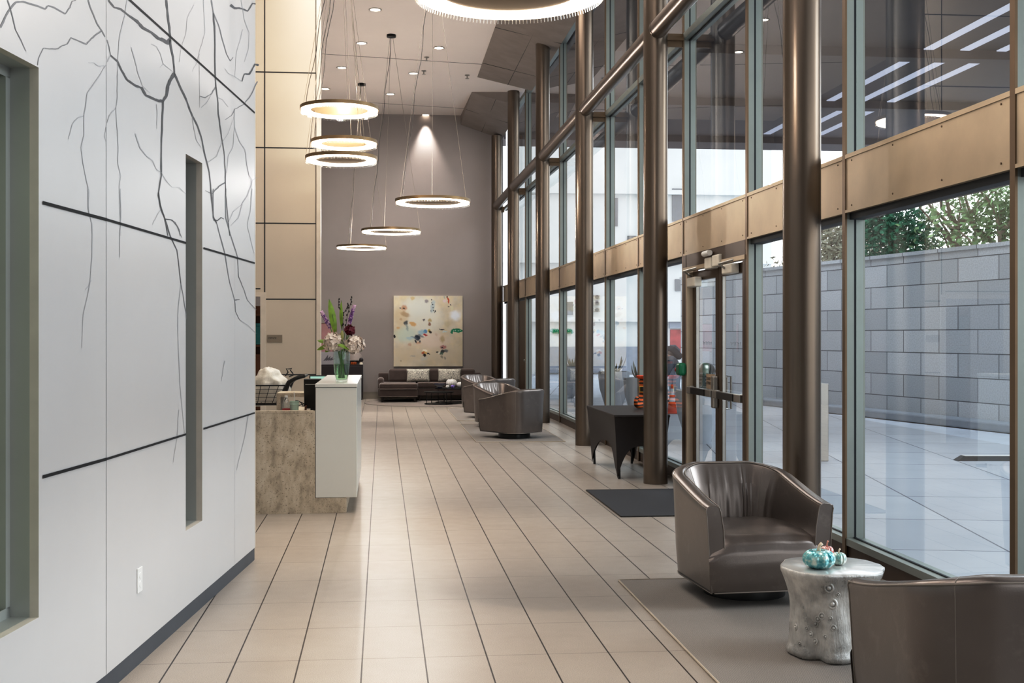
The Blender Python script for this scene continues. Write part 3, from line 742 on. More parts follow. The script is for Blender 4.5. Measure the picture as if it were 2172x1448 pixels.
# ring pendants
def ring(px, py, d, rad, label, tilt=0, seed=0):
    c = P(px, py, d)
    t = thing('ring_pendant', label, 'pendant lamp', c, R(15 * seed), 'ring pendant lamps')
    ro, ri = rad, rad - .15
    mb = MB(); n = 96
    mb.lathe([(ro - .012, .0), (ro, .0), (ro, .042), (ro - .012, .042), (ro - .012, .0)], n); mb.build('hoop', M['ring_bronze'], t, smooth=40)
    mb = MB(); mb.lathe([(ri, .012), (ro - .014, .002), (ro - .014, -.022), (ri + .02, -.006), (ri, .012)], n); mb.build('light_band', M['ring_light'], t, smooth=60)
    mb = MB(); m_ = 150
    for i in range(m_):
        a = 2 * PI * i / m_; ca, sa = math.cos(a), math.sin(a)
        mb.tube([((ro - .018) * ca, (ro - .018) * sa, -.018), ((ro - .012) * ca, (ro - .012) * sa, -.047)], .003, 5)
        mb.tube([((ri + .03) * ca, (ri + .03) * sa, .0), ((ri - .012) * ca, (ri - .012) * sa, .045)], .003, 4)
    fr_ = mb.build('acrylic_rods', M['rod'], t, smooth=60); fr_['kind'] = 'stuff'
    cz = CEIL - c.z
    mb = MB(); mb.lathe([(0, cz - .001), (.085, cz - .001), (.085, cz - .045), (.06, cz - .05), (0, cz - .05)], 28); mb.build('canopy', M['blackmetal'], t, smooth=40)
    for i in range(3):
        a = 2 * PI * i / 3 + .5
        mb = MB(); mb.tube([(.03 * math.cos(a), .03 * math.sin(a), cz - .05), ((ro - .006) * math.cos(a), (ro - .006) * math.sin(a), .04)], .0028, 5); mb.build('cable', M['cable'], t)
    a = 2 * PI / 3 + .5
    pts = [(.02 + (ro - .02) * f * math.cos(a) + .012 * math.sin(f * 19), (ro - .02) * f * math.sin(a) + .012 * math.cos(f * 23), cz - .05 - (cz - .09) * f) for f in [j / 14 for j in range(15)]]
    mb = MB(); mb.tube(pts, .0045, 6); mb.build('power_cord', M['cord'], t)
    return c
RINGS = [ring(1080, -20, 6.54, .545, 'large looking ring pendant cut off by the top of the picture', 0, 0),
         ring(720, 234, 14.7, .496, 'topmost ring pendant of the stacked three over reception', 0, 1), ring(730, 305, 14.9, .427, 'middle ring pendant of the stacked three over reception', 0, 2), ring(724, 339, 14.8, .457, 'lowest ring pendant of the stacked three over reception', 0, 3),
         ring(918, 429, 16.8, .545, 'ring pendant hanging furthest right, in front of the wall scallop', 0, 4), ring(830, 491, 21.2, .545, 'ring pendant hanging in the middle of the descending row', 0, 5), ring(767, 525, 25.3, .545, 'smallest looking ring pendant, lowest on the left by the back wall', 0, 6)]
# ================================================================== ARMCHAIRS
def chair_path(W, y0, y1, rc, n=14):
    pts = [(-W / 2, y0 + (y1 - rc - y0) * i / 10) for i in range(10)]
    pts += [(-W / 2 + rc - rc * math.cos(PI / 2 * i / n), y1 - rc + rc * math.sin(PI / 2 * i / n)) for i in range(n + 1)]
    half = pts
    mid = [((-W / 2 + rc) * (1 - i / 10), y1) for i in range(1, 10)]
    left = half + mid + [(0, y1)]
    return left + [(-x, y) for x, y in reversed(left[:-1])]
def make_chair(label):
    W, y0, y1, rc = .77, -.40, .42, .26
    t = thing('swivel_armchair', label, 'armchair', (0, 0, 0), 0, 'grey leather tub chairs on rugs')
    path = chair_path(W, y0, y1, rc); n = len(path)
    L = [0]
    for i in range(1, n): L.append(L[-1] + math.dist(path[i], path[i - 1]))
    straight = (y1 - rc) - y0
    def h(i):
        s = min(L[i], L[-1] - L[i])
        f = min(1, s / (straight + rc * 1.35)); f = f * f * (3 - 2 * f) * .45 + f * .55
        return .585 + .165 * f
    def nrm(i):
        a, b = path[max(i - 1, 0)], path[min(i + 1, n - 1)]
        d = Vector((b[0] - a[0], b[1] - a[1])).normalized(); return Vector((-d.y, d.x)) * -1  # inward
    def fold(i): return .010 * (noise.noise((i * .9, 3.1, 0)) + .5 * noise.noise((i * 2.1, 8.1, 0)))
    def prof(i):
        hh = h(i); th = .085
        s = min(L[i], L[-1] - L[i]); back = min(1, max(0, (s - straight * .6) / .3)); lean = .05 * back
        return [(.035, .088), (.022, .26), (.006, hh - .06), (0, hh - .028), (.006, hh - .01), (.02, hh), (th - .022, hh + .002), (th - .004, hh - .01), (th + .004, hh - .035), (th + .02 + lean * .4 + fold(i) * back, hh - .13), (th + .026 + lean * .8 + fold(i) * .8 * back, hh - .24), (th + .03 + lean, .30)]
    vs, rows = [], []
    for i in range(n):
        nn = nrm(i)
        vs += [(path[i][0] + nn.x * o, path[i][1] + nn.y * o, z) for o, z in prof(i)]
    m = len(prof(0))
    fs = [(i * m + k, (i + 1) * m + k, (i + 1) * m + k + 1, i * m + k + 1) for i in range(n - 1) for k in range(m - 1)]
    fs += [tuple(range(m)), tuple((n - 1) * m + k for k in range(m - 1, -1, -1))]
    MB().add(vs, fs).build('shell', M['leather'], t, smooth=55, bevel=.004, bseg=2)
    # seat cushion running down the front
    pr = [(-.404, .092), (-.418, .15), (-.428, .25), (-.422, .32), (-.402, .37), (-.35, .405), (-.22, .428), (0, .437), (.17, .43), (.31, .40)]
    def hw(y): 
        b = W / 2 - .075
        return b if y < .02 else b - .10 * ((y - .02) / .26) ** 2
    def seat(u, v):
        x = (u - .5) * 2; k = v * (len(pr) - 1); i = min(int(k), len(pr) - 2); f = k - i
        y = pr[i][0] * (1 - f) + pr[i + 1][0] * f; z = pr[i][1] * (1 - f) + pr[i + 1][1] * f
        e = abs(x) ** 6
        if z > .3: z -= .028 * e
        y += .012 * e if y < -.3 else 0
        z += .008 * noise.noise((x * 2.1, y * 5, 1.3)) if z > .12 else 0
        low = min(1, max(0, (.355 - z) / .07)) if y < -.3 else 0; low = low * low * (3 - 2 * low)
        return (x * (hw(y) * (1 - low) + (W / 2 - .012 - .02 * max(0, (.3 - z) / .3)) * low), y, z)
    s = MB().grid(seat, 26, 36).build('seat', M['leather'], t, smooth=180)
    bs = MB(); bs.prism([(p[0] * .92, p[1] * .92 + .0) for p in path], .086, .10); bs.build('underside', M['dark_plinth'], t)
    pl = MB(); pl.lathe([(0, 0), (.245, 0), (.245, .055), (.235, .09), (0, .09)], 40); pl.build('swivel_base', M['dark_plinth'], t, smooth=40)
    pp = MB()
    def line(o, zf): return [(path[i][0] + nrm(i).x * o, path[i][1] + nrm(i).y * o, zf(i)) for i in range(n)]
    pp.tube(line(.003, lambda i: h(i) - .014), .0038, 6); pp.tube(line(.079, lambda i: h(i) - .003), .003, 6)
    pp.tube(line(.034, lambda i: .09), .004, 6); pp.tube([(-W / 2 + .05, y0 - .002, .09), (-W / 2 + .06, -.406, .09), (W / 2 - .06, -.406, .09), (W / 2 - .05, y0 - .002, .09)], .004, 6)
    for i0 in (0, n - 1):
        nn = nrm(i0)
        for o_ in (0.0, 7):
            q_ = prof(i0)
            pts = [(path[i0][0] + nn.x * o, y0 - .002, z) for o, z in (q_[:5] if o_ == 0 else q_[6:])]
            pp.tube(pts, .003, 6)
    for ii in (10 + 8, n - 1 - 18):     # upright seams where side panel meets back panel
        nn = nrm(ii); pp.tube([(path[ii][0] + nn.x * (o - .0005), path[ii][1] + nn.y * (o - .0005), z) for o, z in prof(ii)], .0019, 6)
    pp.build('piping', M['piping'], t, smooth=180)
    return t
RUG = .008
n1 = make_chair('grey leather swivel armchair in front of the stump table, facing the camera')
n1.location = (2.185, 6.86, RUG); n1.rotation_euler = (0, 0, R(4))
dup(n1, (2.215, 4.06, RUG), R(176.5), 'grey leather armchair cut off by the lower right corner, its back to the camera')
dup(n1, (2.02, 17.66, RUG), R(180 + 34), 'armchair with its dark back to the camera, nearest of the far row')
dup(n1, (2.0, 19.75, RUG), R(26), 'swivel armchair on the nearer far mat facing the camera, pleated tan back in view')
dup(n1, (2.08, 22.0, RUG), R(180 + 30), 'far row armchair turned away, wedged between two armchairs that face the camera')
dup(n1, (2.06, 23.75, RUG), R(28), 'farthest swivel armchair facing the camera, pale inside, nearest the sofa')

# rugs and mats
def flat(name, label, cat, x0, x1, y0, y1, m, em, z=RUG, group=None):
    t = thing(name, label, cat, ((x0 + x1) / 2, (y0 + y1) / 2, 0), 0, group)
    mb = MB(); mb.bb(-(x1 - x0) / 2 + .012, (x1 - x0) / 2 - .012, -(y1 - y0) / 2 + .012, (y1 - y0) / 2 - .012, 0, z - .0005); mb.build('weave', m, t)
    mb = MB(); w, l = (x1 - x0) / 2, (y1 - y0) / 2
    mb.tube([(-w + .01, -l + .01, .006), (w - .01, -l + .01, .006), (w - .01, l - .01, .006), (-w + .01, l - .01, .006), (-w + .01, -l + .01, .006)], .006, 6); mb.build('border', em, t)
    return t
flat('area_rug', 'grey woven rug under the silver stump table', 'rug', 1.49, 2.86, 3.3, 7.28, M['rug'], M['rug_edge'])
flat('area_rug', 'grey rectangular rug under the nearest pair of the far armchairs', 'rug', 1.365, 2.70, 16.9, 20.35, M['rug'], M['rug_edge'])
flat('area_rug', 'grey rectangular rug under the farther pair of armchairs, before the round rug', 'rug', 1.37, 2.70, 21.2, 24.75, M['rug'], M['rug_edge'])
flat('floor_mat', 'dark charcoal walk-off mat inside the entrance doors', 'mat', 2.04, 3.10, 9.82, 11.55, M['mat_dark'], M['mat_rubber'])
t = thing('round_rug', 'large round grey rug under the sofa and coffee tables', 'rug', (1.25, 27.1, 0))
mb = MB(); mb.lathe([(0, 0), (1.66, 0), (1.66, .004), (0, .004)], 96); mb.build('weave', M['rug_round'], t)
mb = MB(); mb.tube(arc((0, 0), 1.655, 0, 2 * PI, 96, .004)[:-1], .006, 6, closed=True); mb.build('border', M['rug'], t)

# silver stump table
sc = P(1763, 712, 5.68)
t = thing('stump_table', 'silver cast tree stump side table between the two near armchairs', 'side table', (sc.x, sc.y, RUG))
def sfn(a, z):
    r = 1 + .10 * noise.noise((math.cos(a) * 1.6, math.sin(a) * 1.6, z * 1.5)) + .035 * noise.noise((math.cos(a) * 5, math.sin(a) * 5, z * 5 + 3))
    g_ = max(0, 1 - z / .26)
    for a0, w, dp in ((R(229), .17, .24), (R(150), .25, .18), (R(20), .25, .2), (R(292), .16, .12)):
        dd = abs((a - a0 + PI) % (2 * PI) - PI); r -= dp * math.exp(-(dd / w) ** 2) * g_
    f = max(0, (z - .30) / .125)
    r += .10 * f * max(0, math.cos(a - R(-18))) - .03 * f * max(0, math.cos(a - R(80)))
    return r
prof = [(.200, 0), (.212, .01), (.214, .03)] + [(.205 - .014 * math.sin(PI * i / 22) + (.032 * max(0, (i - 13) / 9) ** 1.7), .03 + .375 * i / 22) for i in range(1, 23)] + [(.238, .418), (.236, .427)]
mb = MB(); mb.lathe(prof, 128, fn=sfn)
kn = mb; kr = random.Random(4)
for (a, z, r) in ((R(246), .365, .018), (R(250), .285, .019), (R(236), .222, .013), (R(230), .203, .012), (R(226), .178, .011), (R(214), .150, .009), (R(219), .125, .011), (R(224), .092, .012), (R(191), .14, .011), (R(241), .125, .009), (R(251), .17, .012), (R(247), .215, .009), (R(203), .07, .009), (R(257), .33, .008), (R(222), .29, .006), (R(208), .25, .006), (R(300), .15, .012), (R(150), .2, .015), (R(340), .22, .016), (R(60), .2, .016), (R(120), .3, .014)):
    i = min(range(len(prof)), key=lambda k: abs(prof[k][1] - z)); rr = prof[i][0] * sfn(a, z)
    c = Vector((rr * math.cos(a), rr * math.sin(a), z)); nn = Vector((math.cos(a), math.sin(a), 0)); tt = Vector((-math.sin(a), math.cos(a), 0))
    kn.tube([c + (tt * math.cos(b) + Vector((0, 0, 1.15)) * math.sin(b)) * r for b in [2 * PI * j / 14 for j in range(14)]], r * .33, 6, closed=True)
    kn.sphere(c + nn * .001, r * .6, 10, 6)

mb.build('trunk', M['silver'], t, smooth=180)
tp = MB(); ztop = .427
tp.lathe([(0, ztop + .004), (.225, ztop + .004), (.2355, ztop - .001)], 128, fn=lambda a, z: sfn(a, ztop)); tp.build('top', M['silver_top'], t, smooth=30)
ST = RUG + ztop + .0045
# pumpkins
def pumpkin(name, label, c, r, hgt, m, ms, group=None, ribs=10, rz=0, stem=.45):
    t = thing(name, label, 'pumpkin', c, rz, group)
    prof = [(r * math.sin(PI * i / 18) ** .8 if 0 < i < 18 else 0, hgt * (.5 - .5 * math.cos(PI * i / 18)) - (hgt * .16 * max(0, (i - 14) / 4) ** 2) + (hgt * .05 * max(0, (4 - i) / 4) ** 2)) for i in range(19)]
    zmin = min(z for _, z in prof)
    prof = [(a, z - zmin) for a, z in prof]
    mb = MB(); mb.lathe(prof, ribs * 8, fn=lambda a, z: 1 - .11 * abs(math.cos(a * ribs / 2)) ** 5); mb.build('body', m, t, smooth=180)
    z0 = prof[-1][1] - .004
    mb = MB(); mb.tube([(0, 0, z0), (0, 0, z0 + hgt * stem * .5), (r * .07, 0, z0 + hgt * stem * .8), (r * .2, .0, z0 + hgt * stem)], r * .1, 10, radii=[r * .17, r * .10, r * .10, r * .12]); mb.build('stem', ms, t, smooth=180)
    return t
def on_stump(px, d, ): p = P(px, 712, d); return (p.x, p.y, ST)
pumpkin('glass_pumpkin', 'teal mottled art glass pumpkin, largest on the stump table', on_stump(1737, 5.60), .078, .098, M['teal_glass'], M['stem_glass'], 'glass pumpkins')
pumpkin('glass_pumpkin', 'small pale green art glass pumpkin on the right on the stump table', on_stump(1779, 5.68), .038, .066, M['pale_glass'], M['stem_glass'], 'glass pumpkins', 9)
pumpkin('glass_pumpkin', 'glass pumpkin with a coral stem hidden behind the teal one', on_stump(1754, 5.745), .036, .088, M['coral_glass'], M['stem_coral'], 'glass pumpkins', 9)

# ================================================================== DRAPED TABLE + BOOT
TX0, TX1, TY0, TY1, TZ = 2.50, 3.12, 12.36, 14.06, .705
t = thing('draped_table', 'folding table under a black stretch cover with arched sides', 'table', ((TX0 + TX1) / 2, (TY0 + TY1) / 2, 0))
hx, hy = (TX1 - TX0) / 2, (TY1 - TY0) / 2
mb = MB(); mb.bb(-hx, hx, -hy, hy, TZ - .03, TZ); mb.build('tabletop', M['spandex'], t, bevel=.008)
cv = MB()
def side(p, q_, inw):
    p, q_, inw = Vector(p), Vector(q_), Vector(inw)
    def f(u, v):
        e = 1 - abs(2 * u - 1) ** 2.6
        zb = .012 + .34 * e
        z = (TZ - .03) * (1 - v) + zb * v
        k = (1 - z / TZ)
        base = p.lerp(q_, u); kk = k ** .75
        cor = lambda c: Vector((c.x - math.copysign(.055, c.x) * kk, c.y - math.copysign(.085, c.y) * kk, 0))
        base = cor(p).lerp(cor(q_), u) + inw * (.05 * math.sin(PI * u) * math.sin(PI * min(1, k * 1.2)))
        return (base.x, base.y, z)
    cv.grid(f, 40, 14)
side((-hx, -hy, 0), (hx, -hy, 0), (0, 1, 0)); side((hx, hy, 0), (-hx, hy, 0), (0, -1, 0))
side((-hx, hy, 0), (-hx, -hy, 0), (1, 0, 0)); side((hx, -hy, 0), (hx, hy, 0), (-1, 0, 0))
cv.build('stretch_cover', M['spandex'], t, smooth=50)
for sx in (-1, 1):
    for sy in (-1, 1):
        mb = MB(); mb.cyl((sx * (hx - .08), sy * (hy - .11), 0), (sx * (hx - .06), sy * (hy - .09), TZ - .03), .015, 10); mb.build('leg', M['black'], t, smooth=40)
bp_ = P(1366, 712, 13.7)
t = thing('striped_boot', 'orange and black tiger striped curly toed boot on the black table', 'boot', (bp_.x, bp_.y, TZ), R(52))
pts = [(-.150, 0, .112), (-.176, 0, .140), (-.212, 0, .132), (-.234, 0, .088), (-.212, 0, .044), (-.15, 0, .038), (-.07, 0, .055), (-.005, 0, .08), (.03, 0, .15), (.028, 0, .22), (.02, 0, .29), (.02, 0, .36)]
rad = [.009, .015, .019, .023, .029, .037, .052, .072, .072, .066, .066, .074]
mb = MB(); mb.tube(pts, .05, 24, radii=rad); mb.build('boot_body', M['tiger'], t, smooth=60, sub=1)
mb = MB(); mb.lathe([(.070, .345), (.092, .36), (.10, .385), (.075, .378), (.06, .36)], 30, c=(.02, 0, 0), fn=lambda a, z: 1 + .13 * math.sin(a * 6) * (1 if z > .36 else 0)); mb.build('ragged_cuff', M['orange'], t, smooth=60)
mb = MB(); mb.lathe([(.0725, .20), (.0735, .205), (.0735, .245), (.0715, .25)], 30, c=(.026, 0, 0)); mb.build('strap', M['black'], t, smooth=40)
mb = MB(); bx_ = -.052
mb.tube([(bx_, -.03, .195), (bx_, .03, .195), (bx_, .03, .257), (bx_, -.03, .257)], .007, 8, closed=True); mb.build('buckle', M['gold'], t, smooth=40)

# ================================================================== RECEPTION DESK
CX0, CX1, CY0, CY1 = -.58, -.22, 10.29, 12.57
t = thing('reception_desk', 'travertine reception desk with a raised white counter at its right end', 'reception desk', (-.7, 10.6, 0))
def W_(mb, nm, m, par=t, **k): return mb.build(nm, m, par, world=True, **k)
mb = MB(); mb.bb(-2.6, CX0 - .004, CY0, CY0 + .06, 0, .90); mb.bb(CX0 - .004, -.31, CY0, CY0 + .06, 0, .1365); mb.bb(-.60, -.31, CY0 + .06, CY1 - .03, 0, .137); mb.bb(-2.6, -.6, CY0 - .002, CY0 + .075, .88, .903)
W_(mb, 'travertine_front', M['trav'], bevel=.003)
mb = MB(); mb.bb(-2.6, -.585, CY0 + .065, CY0 + .75, .73, .76); mb.bb(-1.0, -.585, CY0 + .75, CY1, .73, .76); W_(mb, 'worktop', M['beige'])
mb = MB(); mb.bb(CX0, CX1, CY0 - .004, CY1, .138, 1.103); W_(mb, 'white_counter', M['counter'], bevel=.003)
mb = MB(); mb.bb(CX0 - .004, CX1 + .004, CY0 - .010, CY1 + .004, 1.108, 1.139); W_(mb, 'counter_top', M['counter'], bevel=.003)
mb = MB(); mb.bb(CX0 + .004, CX1 - .004, CY0 + .004, CY1 - .004, 1.103, 1.108); W_(mb, 'shadow_gap', M['joint'])
mb = MB(); mb.bb(-1.08, -.60, 12.1, 12.55, .93, .97); mb.bb(-1.08, -1.04, 12.1, 12.55, 0, .93); W_(mb, 'back_ledge', M['trav'])
CT = 1.139
# items on the desk
def on_desk(px, d, z=.76): p = P(px, 712, d); return (p.x, p.y, z)
t = thing('soda_bottle', 'clear plastic soda bottle with dark red label beside the mint cup', 'bottle', on_desk(607, 10.62))
mb = MB(); mb.lathe([(.0, .0), (.03, .0), (.035, .01), (.035, .14), (.036, .165), (.030, .195), (.014, .228), (.0125, .24)], 28); mb.build('bottle_body', M['bottle'], t, smooth=60)
mb = MB(); mb.lathe([(0, .003), (.031, .006), (.033, .125), (0, .125)], 24); mb.build('soda', M['cola'], t, smooth=60)
mb = MB(); mb.lathe([(.0362, .09), (.0362, .137)], 28); mb.build('label_band', M['red_label'], t, smooth=60)
mb = MB(); mb.lathe([(0, .255), (.015, .255), (.015, .236), (.0, .236)], 20); mb.build('cap', M['white'], t, smooth=40)
t = thing('drink_cup', 'mint green cup with a white straw on the desk', 'cup', on_desk(624.5, 10.66))
mb = MB(); mb.lathe([(0, 0), (.029, 0), (.041, .17), (.0415, .2), (.037, .2), (.036, .185), (0, .185)], 28); mb.build('cup_body', M['mint'], t, smooth=40)
mb = MB(); mb.tube([(-.041, -.0, .172), (0, -.0415, .172), (.0415, 0, .172), (0, .0415, .172)], .002, 6, closed=True)
mb = MB(); mb.lathe([(.0405, .165), (.0435, .168), (.0435, .175), (.041, .178)], 28); mb.build('rim_band', M['mint'], t, smooth=40)
mb = MB(); mb.tube([(.005, 0, .15), (-.004, 0, .285)], .004, 8); mb.build('straw', M['white'], t, smooth=40)
t = thing('desk_monitor', 'black monitor seen from behind beside the white counter', 'monitor', (-.672, 11.45, .761))
mb = MB(); mb.box((0, 0, .235), (.17, .03, .30), R(0), 0, R(14)); mb.build('screen_back', M['black'], t, bevel=.006)
mb = MB(); mb.box((0, .03, .08), (.05, .02, .14)); mb.box((0, .03, .006), (.15, .16, .012)); mb.build('stand', M['black'], t, bevel=.004)
mb = MB(); mb.tube([(-.07, -.045, .325), (.07, -.045, .325)], .003, 6); mb.build('trim_line', M['alu'], t)
t = thing('paper_tray', 'small beige tray of papers beside the mint cup', 'paper tray', on_desk(637, 11.1))
mb = MB(); mb.box((0, 0, .045), (.09, .16, .005), 0, 0, R(8)); mb.box((0, 0, .075), (.09, .16, .005), 0, 0, R(8)); mb.box((0, 0, .105), (.09, .16, .005), 0, 0, R(8)); mb.build('papers', M['cream'], t)
mb = MB(); mb.bb(-.055, -.047, -.09, .09, 0, .13); mb.bb(.047, .055, -.09, .09, 0, .13); mb.bb(-.05, .05, -.09, .09, 0, .006); mb.build('tray_frame', M['brown_wood'], t)
t = thing('cable_coil', 'coil of dark cable on the desk behind the cup', 'cable', on_desk(634, 11.35, .762))
pts = [(.06 * math.cos(a) * (1 + .2 * math.sin(a * .37)), .05 * math.sin(a), .10 + .04 * math.sin(a * .5) + .03 * math.cos(a * 1.3)) for a in [i * .35 for i in range(60)]]
mb = MB(); mb.tube(pts, .004, 6); mb.lathe([(0, 0), (.05, 0), (.05, .075), (0, .075)], 20); mb.build('coil', M['black'], t, smooth=60)
t = thing('small_screen', 'small lit mint green screen behind the raised counter', 'screen', P(679, 812, 13.1) - Vector((0, 0, .0)))
t.location.z = 0.0
mb = MB(); mb.bb(-.12, .12, -.01, .012, .95, 1.115); mb.build('bezel', M['black'], t, bevel=.003)
mb = MB(); mb.bb(-.108, .108, -.013, -.0105, .962, 1.103); mb.build('screen_glow', M['screen'], t)
mb = MB(); mb.bb(-.02, .02, .0, .02, .02, .96); mb.lathe([(0, 0), (.13, 0), (.13, .02), (0, .02)], 24); mb.build('floor_stand', M['black'], t)

# shopping cart with a bag
t = thing('wire_cart', 'black wire basket cart with a curved black handle behind the desk', 'cart', (-1.4, 13.1, 0))
x0, x1, yy0, yy1, zt, zb = -.40, .372, -.24, .24, 1.016, .80
mb = MB()
def rect(x0, x1, y0, y1, z, r): mb.tube([(x0, y0, z), (x1, y0, z), (x1, y1, z), (x0, y1, z)], r, 6, closed=True)
rect(x0, x1, yy0, yy1, zt, .009)
for i in range(1, 6):
    f = i / 5; rect(x0 + .05 * f, x1 - .10 * f, yy0 + .03 * f, yy1 - .03 * f, zt - (zt - zb) * f, .003)
for i in range(9):
    f = i / 8
    for sy in (-1, 1): mb.tube([(x0 + (x1 - x0) * f, sy * .24, zt), (x0 + .05 + (x1 - x0 - .15) * f, sy * .21, zb)], .0035, 5)
for i in range(6):
    yy = -.21 + .42 * i / 5
    mb.tube([(x0, yy * 1.14, zt), (x0 + .05, yy, zb), (x1 - .10, yy, zb), (x1, yy * 1.14, zt)], .003, 5)
mb.build('wire_basket', M['blackmetal'], t)
mb = MB()
for sy in (-1, 1): mb.tube([(.27, sy * .235, .82), (.33, sy * .235, .93), (.385, sy * .235, 1.05), (.45, sy * .235, 1.09), (.55, sy * .235, 1.115)], .02, 10, radii=[.028, .03, .026, .02, .016])
mb.tube([(.55, -.25, 1.115), (.55, .25, 1.115)], .016, 10); mb.build('handle', M['black'], t, smooth=60)
mb = MB(); mb.tube([(.24, -.22, .25), (.24, .22, .25)], .012, 8); mb.tube([(-.36, -.2, .2), (-.36, .2, .2)], .012, 8)
for sy in (-1, 1): mb.tube([(.28, sy * .2, .84), (.24, sy * .22, .3), (.26, sy * .24, .12)], .012, 8); mb.tube([(.24, sy * .22, .25), (-.36, sy * .2, .2), (-.38, sy * .2, .1)], .012, 8)
mb.build('frame', M['blackmetal'], t)
for sx in (-.38, .26):
    for sy in (-.22, .22):
        mb = MB(); mb.cyl((sx, sy - .015, .06), (sx, sy + .015, .06), .06, 16); mb.build('wheel', M['black'], t, smooth=40)
t = thing('rubbish_bag', 'full white plastic bag resting in the black wire cart', 'plastic bag', (-1.40, 13.1, .815))
mb = MB(); n_ = 40; ctr = Vector((.16, 0, .19))
def bag(u, v):
    a = 2 * PI * u; b = PI * v
    r = 1 + .22 * noise.noise((math.cos(a) * math.sin(b) * 2.2, math.sin(a) * math.sin(b) * 2.2, math.cos(b) * 2.2)) + .05 * noise.noise((math.cos(a) * 7, math.sin(a) * 7, b * 6))
    return (ctr.x + .205 * r * math.sin(b) * math.cos(a) * (1 + .15 * math.cos(b)), .17 * r * math.sin(b) * math.sin(a), max(.004, ctr.z - .2 * r * math.cos(b)))
mb.grid(bag, n_, 28); mb.build('bag_body', M['bag'], t, smooth=180)
mb = MB(); mb.tube([(.33, -.02, .30), (.36, -.03, .34), (.34, -.03, .38), (.37, -.02, .375), (.40, -.03, .385), (.385, -.02, .36), (.41, -.03, .33), (.42, -.02, .31), (.37, -.03, .29)], .007, 8); mb.build('drawstring', M['black'], t, smooth=60)

# ================================================================== VASE + FLOWERS
VD = 10.62
vc = P(724.5, 712, VD); VX, VY = vc.x, vc.y
t = thing('glass_vase', 'clear tapered glass vase of flowers on the white counter', 'vase', (VX, VY, CT))
mb = MB(); mb.lathe([(0, 0), (.048, 0), (.055, .01), (.068, .10), (.0765, .19), (.0775, .235), (.071, .285), (.069, .285), (.0745, .235), (.0735, .19), (.065, .10), (.050, .022), (0, .018)], 48); mb.build('vase_glass', M['vase'], t, smooth=60)
mb = MB(); mb.lathe([(0, .020), (.049, .024), (.064, .10), (.0715, .165), (0, .165)], 48); mb.build('water', M['water'], t, smooth=60)
def fp(px, py, dy=0): 
    p = P(px, py, VD + dy); return p
def root(i): 
    a = i * 2.4; return Vector((VX + .03 * math.cos(a), VY + .03 * math.sin(a), CT + .035))
def stem_to(t, tip, i, r=.004, m='stem'):
    a = root(i); neck = Vector((VX + (tip.x - VX) * .28, VY + (tip.y - VY) * .28, CT + .27))
    neck.x = max(VX - .05, min(VX + .05, neck.x))
    pts = [a, a.lerp(neck, .5), neck, neck.lerp(tip, .5), tip]
    mb = MB(); mb.tube(pts, r, 8); mb.build('stem', M[m], t, smooth=60, world=True)
def blade(mb, base, tip, w, up=Vector((0, -1, 0)), n=14, curl=.0, pos=.45):
    base, tip = Vector(base), Vector(tip); ax = (tip - base); sd = ax.cross(up).normalized()
    def f(u, v):
        k = math.sin(PI * min(1, (u ** (math.log(.5) / math.log(pos))))) ** .8 if u < 1 else 0
        p = base + ax * u + up * (curl * math.sin(PI * u)) + sd * w * k * (v - .5) * 2 - up * (abs(v - .5) * w * .5 * k)
        return p
    mb.grid(f, n, 4)
def petal_floret(mb, c, nrm, s, rng):
    u = nrm.orthogonal().normalized(); w = nrm.cross(u); a0 = rng.random() * PI
    for k in range(4):
        a = a0 + k * PI / 2; d = u * math.cos(a) + w * math.sin(a); e = nrm.cross(d)
        p = [c, c + d * s * .55 + e * s * .5 + nrm * s * .18, c + d * s * 1.05 + e * s * .22 + nrm * s * .3, c + d * s * 1.05 - e * s * .22 + nrm * s * .3, c + d * s * .55 - e * s * .5 + nrm * s * .18]
        mb.add(p, [(0, 1, 2), (0, 2, 3), (0, 3, 4)])
FLG = 'flowers in the glass vase'
for j, (px, py, lab) in enumerate(((708, 725, 'cream hydrangea head on the left of the vase'), (752, 731, 'blush white hydrangea head on the right of the vase'))):
    c = fp(px, py, -.03); t = thing('hydrangea', lab, 'flower', c, 0, FLG); rng = random.Random(j)
    mb = MB()
    for k in range(74):
        z = 1 - 2 * (k + .5) / 74; a = k * 2.39996; rr = math.sqrt(1 - z * z); nn = Vector((rr * math.cos(a), rr * math.sin(a), z))
        nn2 = (nn + Vector((rng.uniform(-.35, .35), rng.uniform(-.35, .35), rng.uniform(-.35, .35)))).normalized(); petal_floret(mb, nn * (.052 + .028 * rng.random()) * (1.12 if abs(nn.x) > .5 else 1), nn2, .024 + .008 * rng.random(), rng)
    mb.sphere((0, 0, 0), .045, 12, 8); mb.build('flower_head', M['hydrangea'], t)
    stem_to(t, c, j)
    lf = MB()
    for (tx, ty) in (((673, 722), (672, 742), (690, 747)) if j == 0 else ((771, 737), (768, 745))):
        tip = fp(tx, ty, .02); blade(lf, c.lerp(tip, .35) + Vector((0, .03, 0)), tip, .022, Vector((0, -.8, .6)))
    lf.build('leaf', M['leaf_dark'] if j else M['leaf'], t, smooth=60, world=True)
c = fp(742, 700, -.02); t = thing('red_peony', 'dark red peony above the right hydrangea', 'flower', c, 0, FLG)
mb = MB(); rng = random.Random(5)
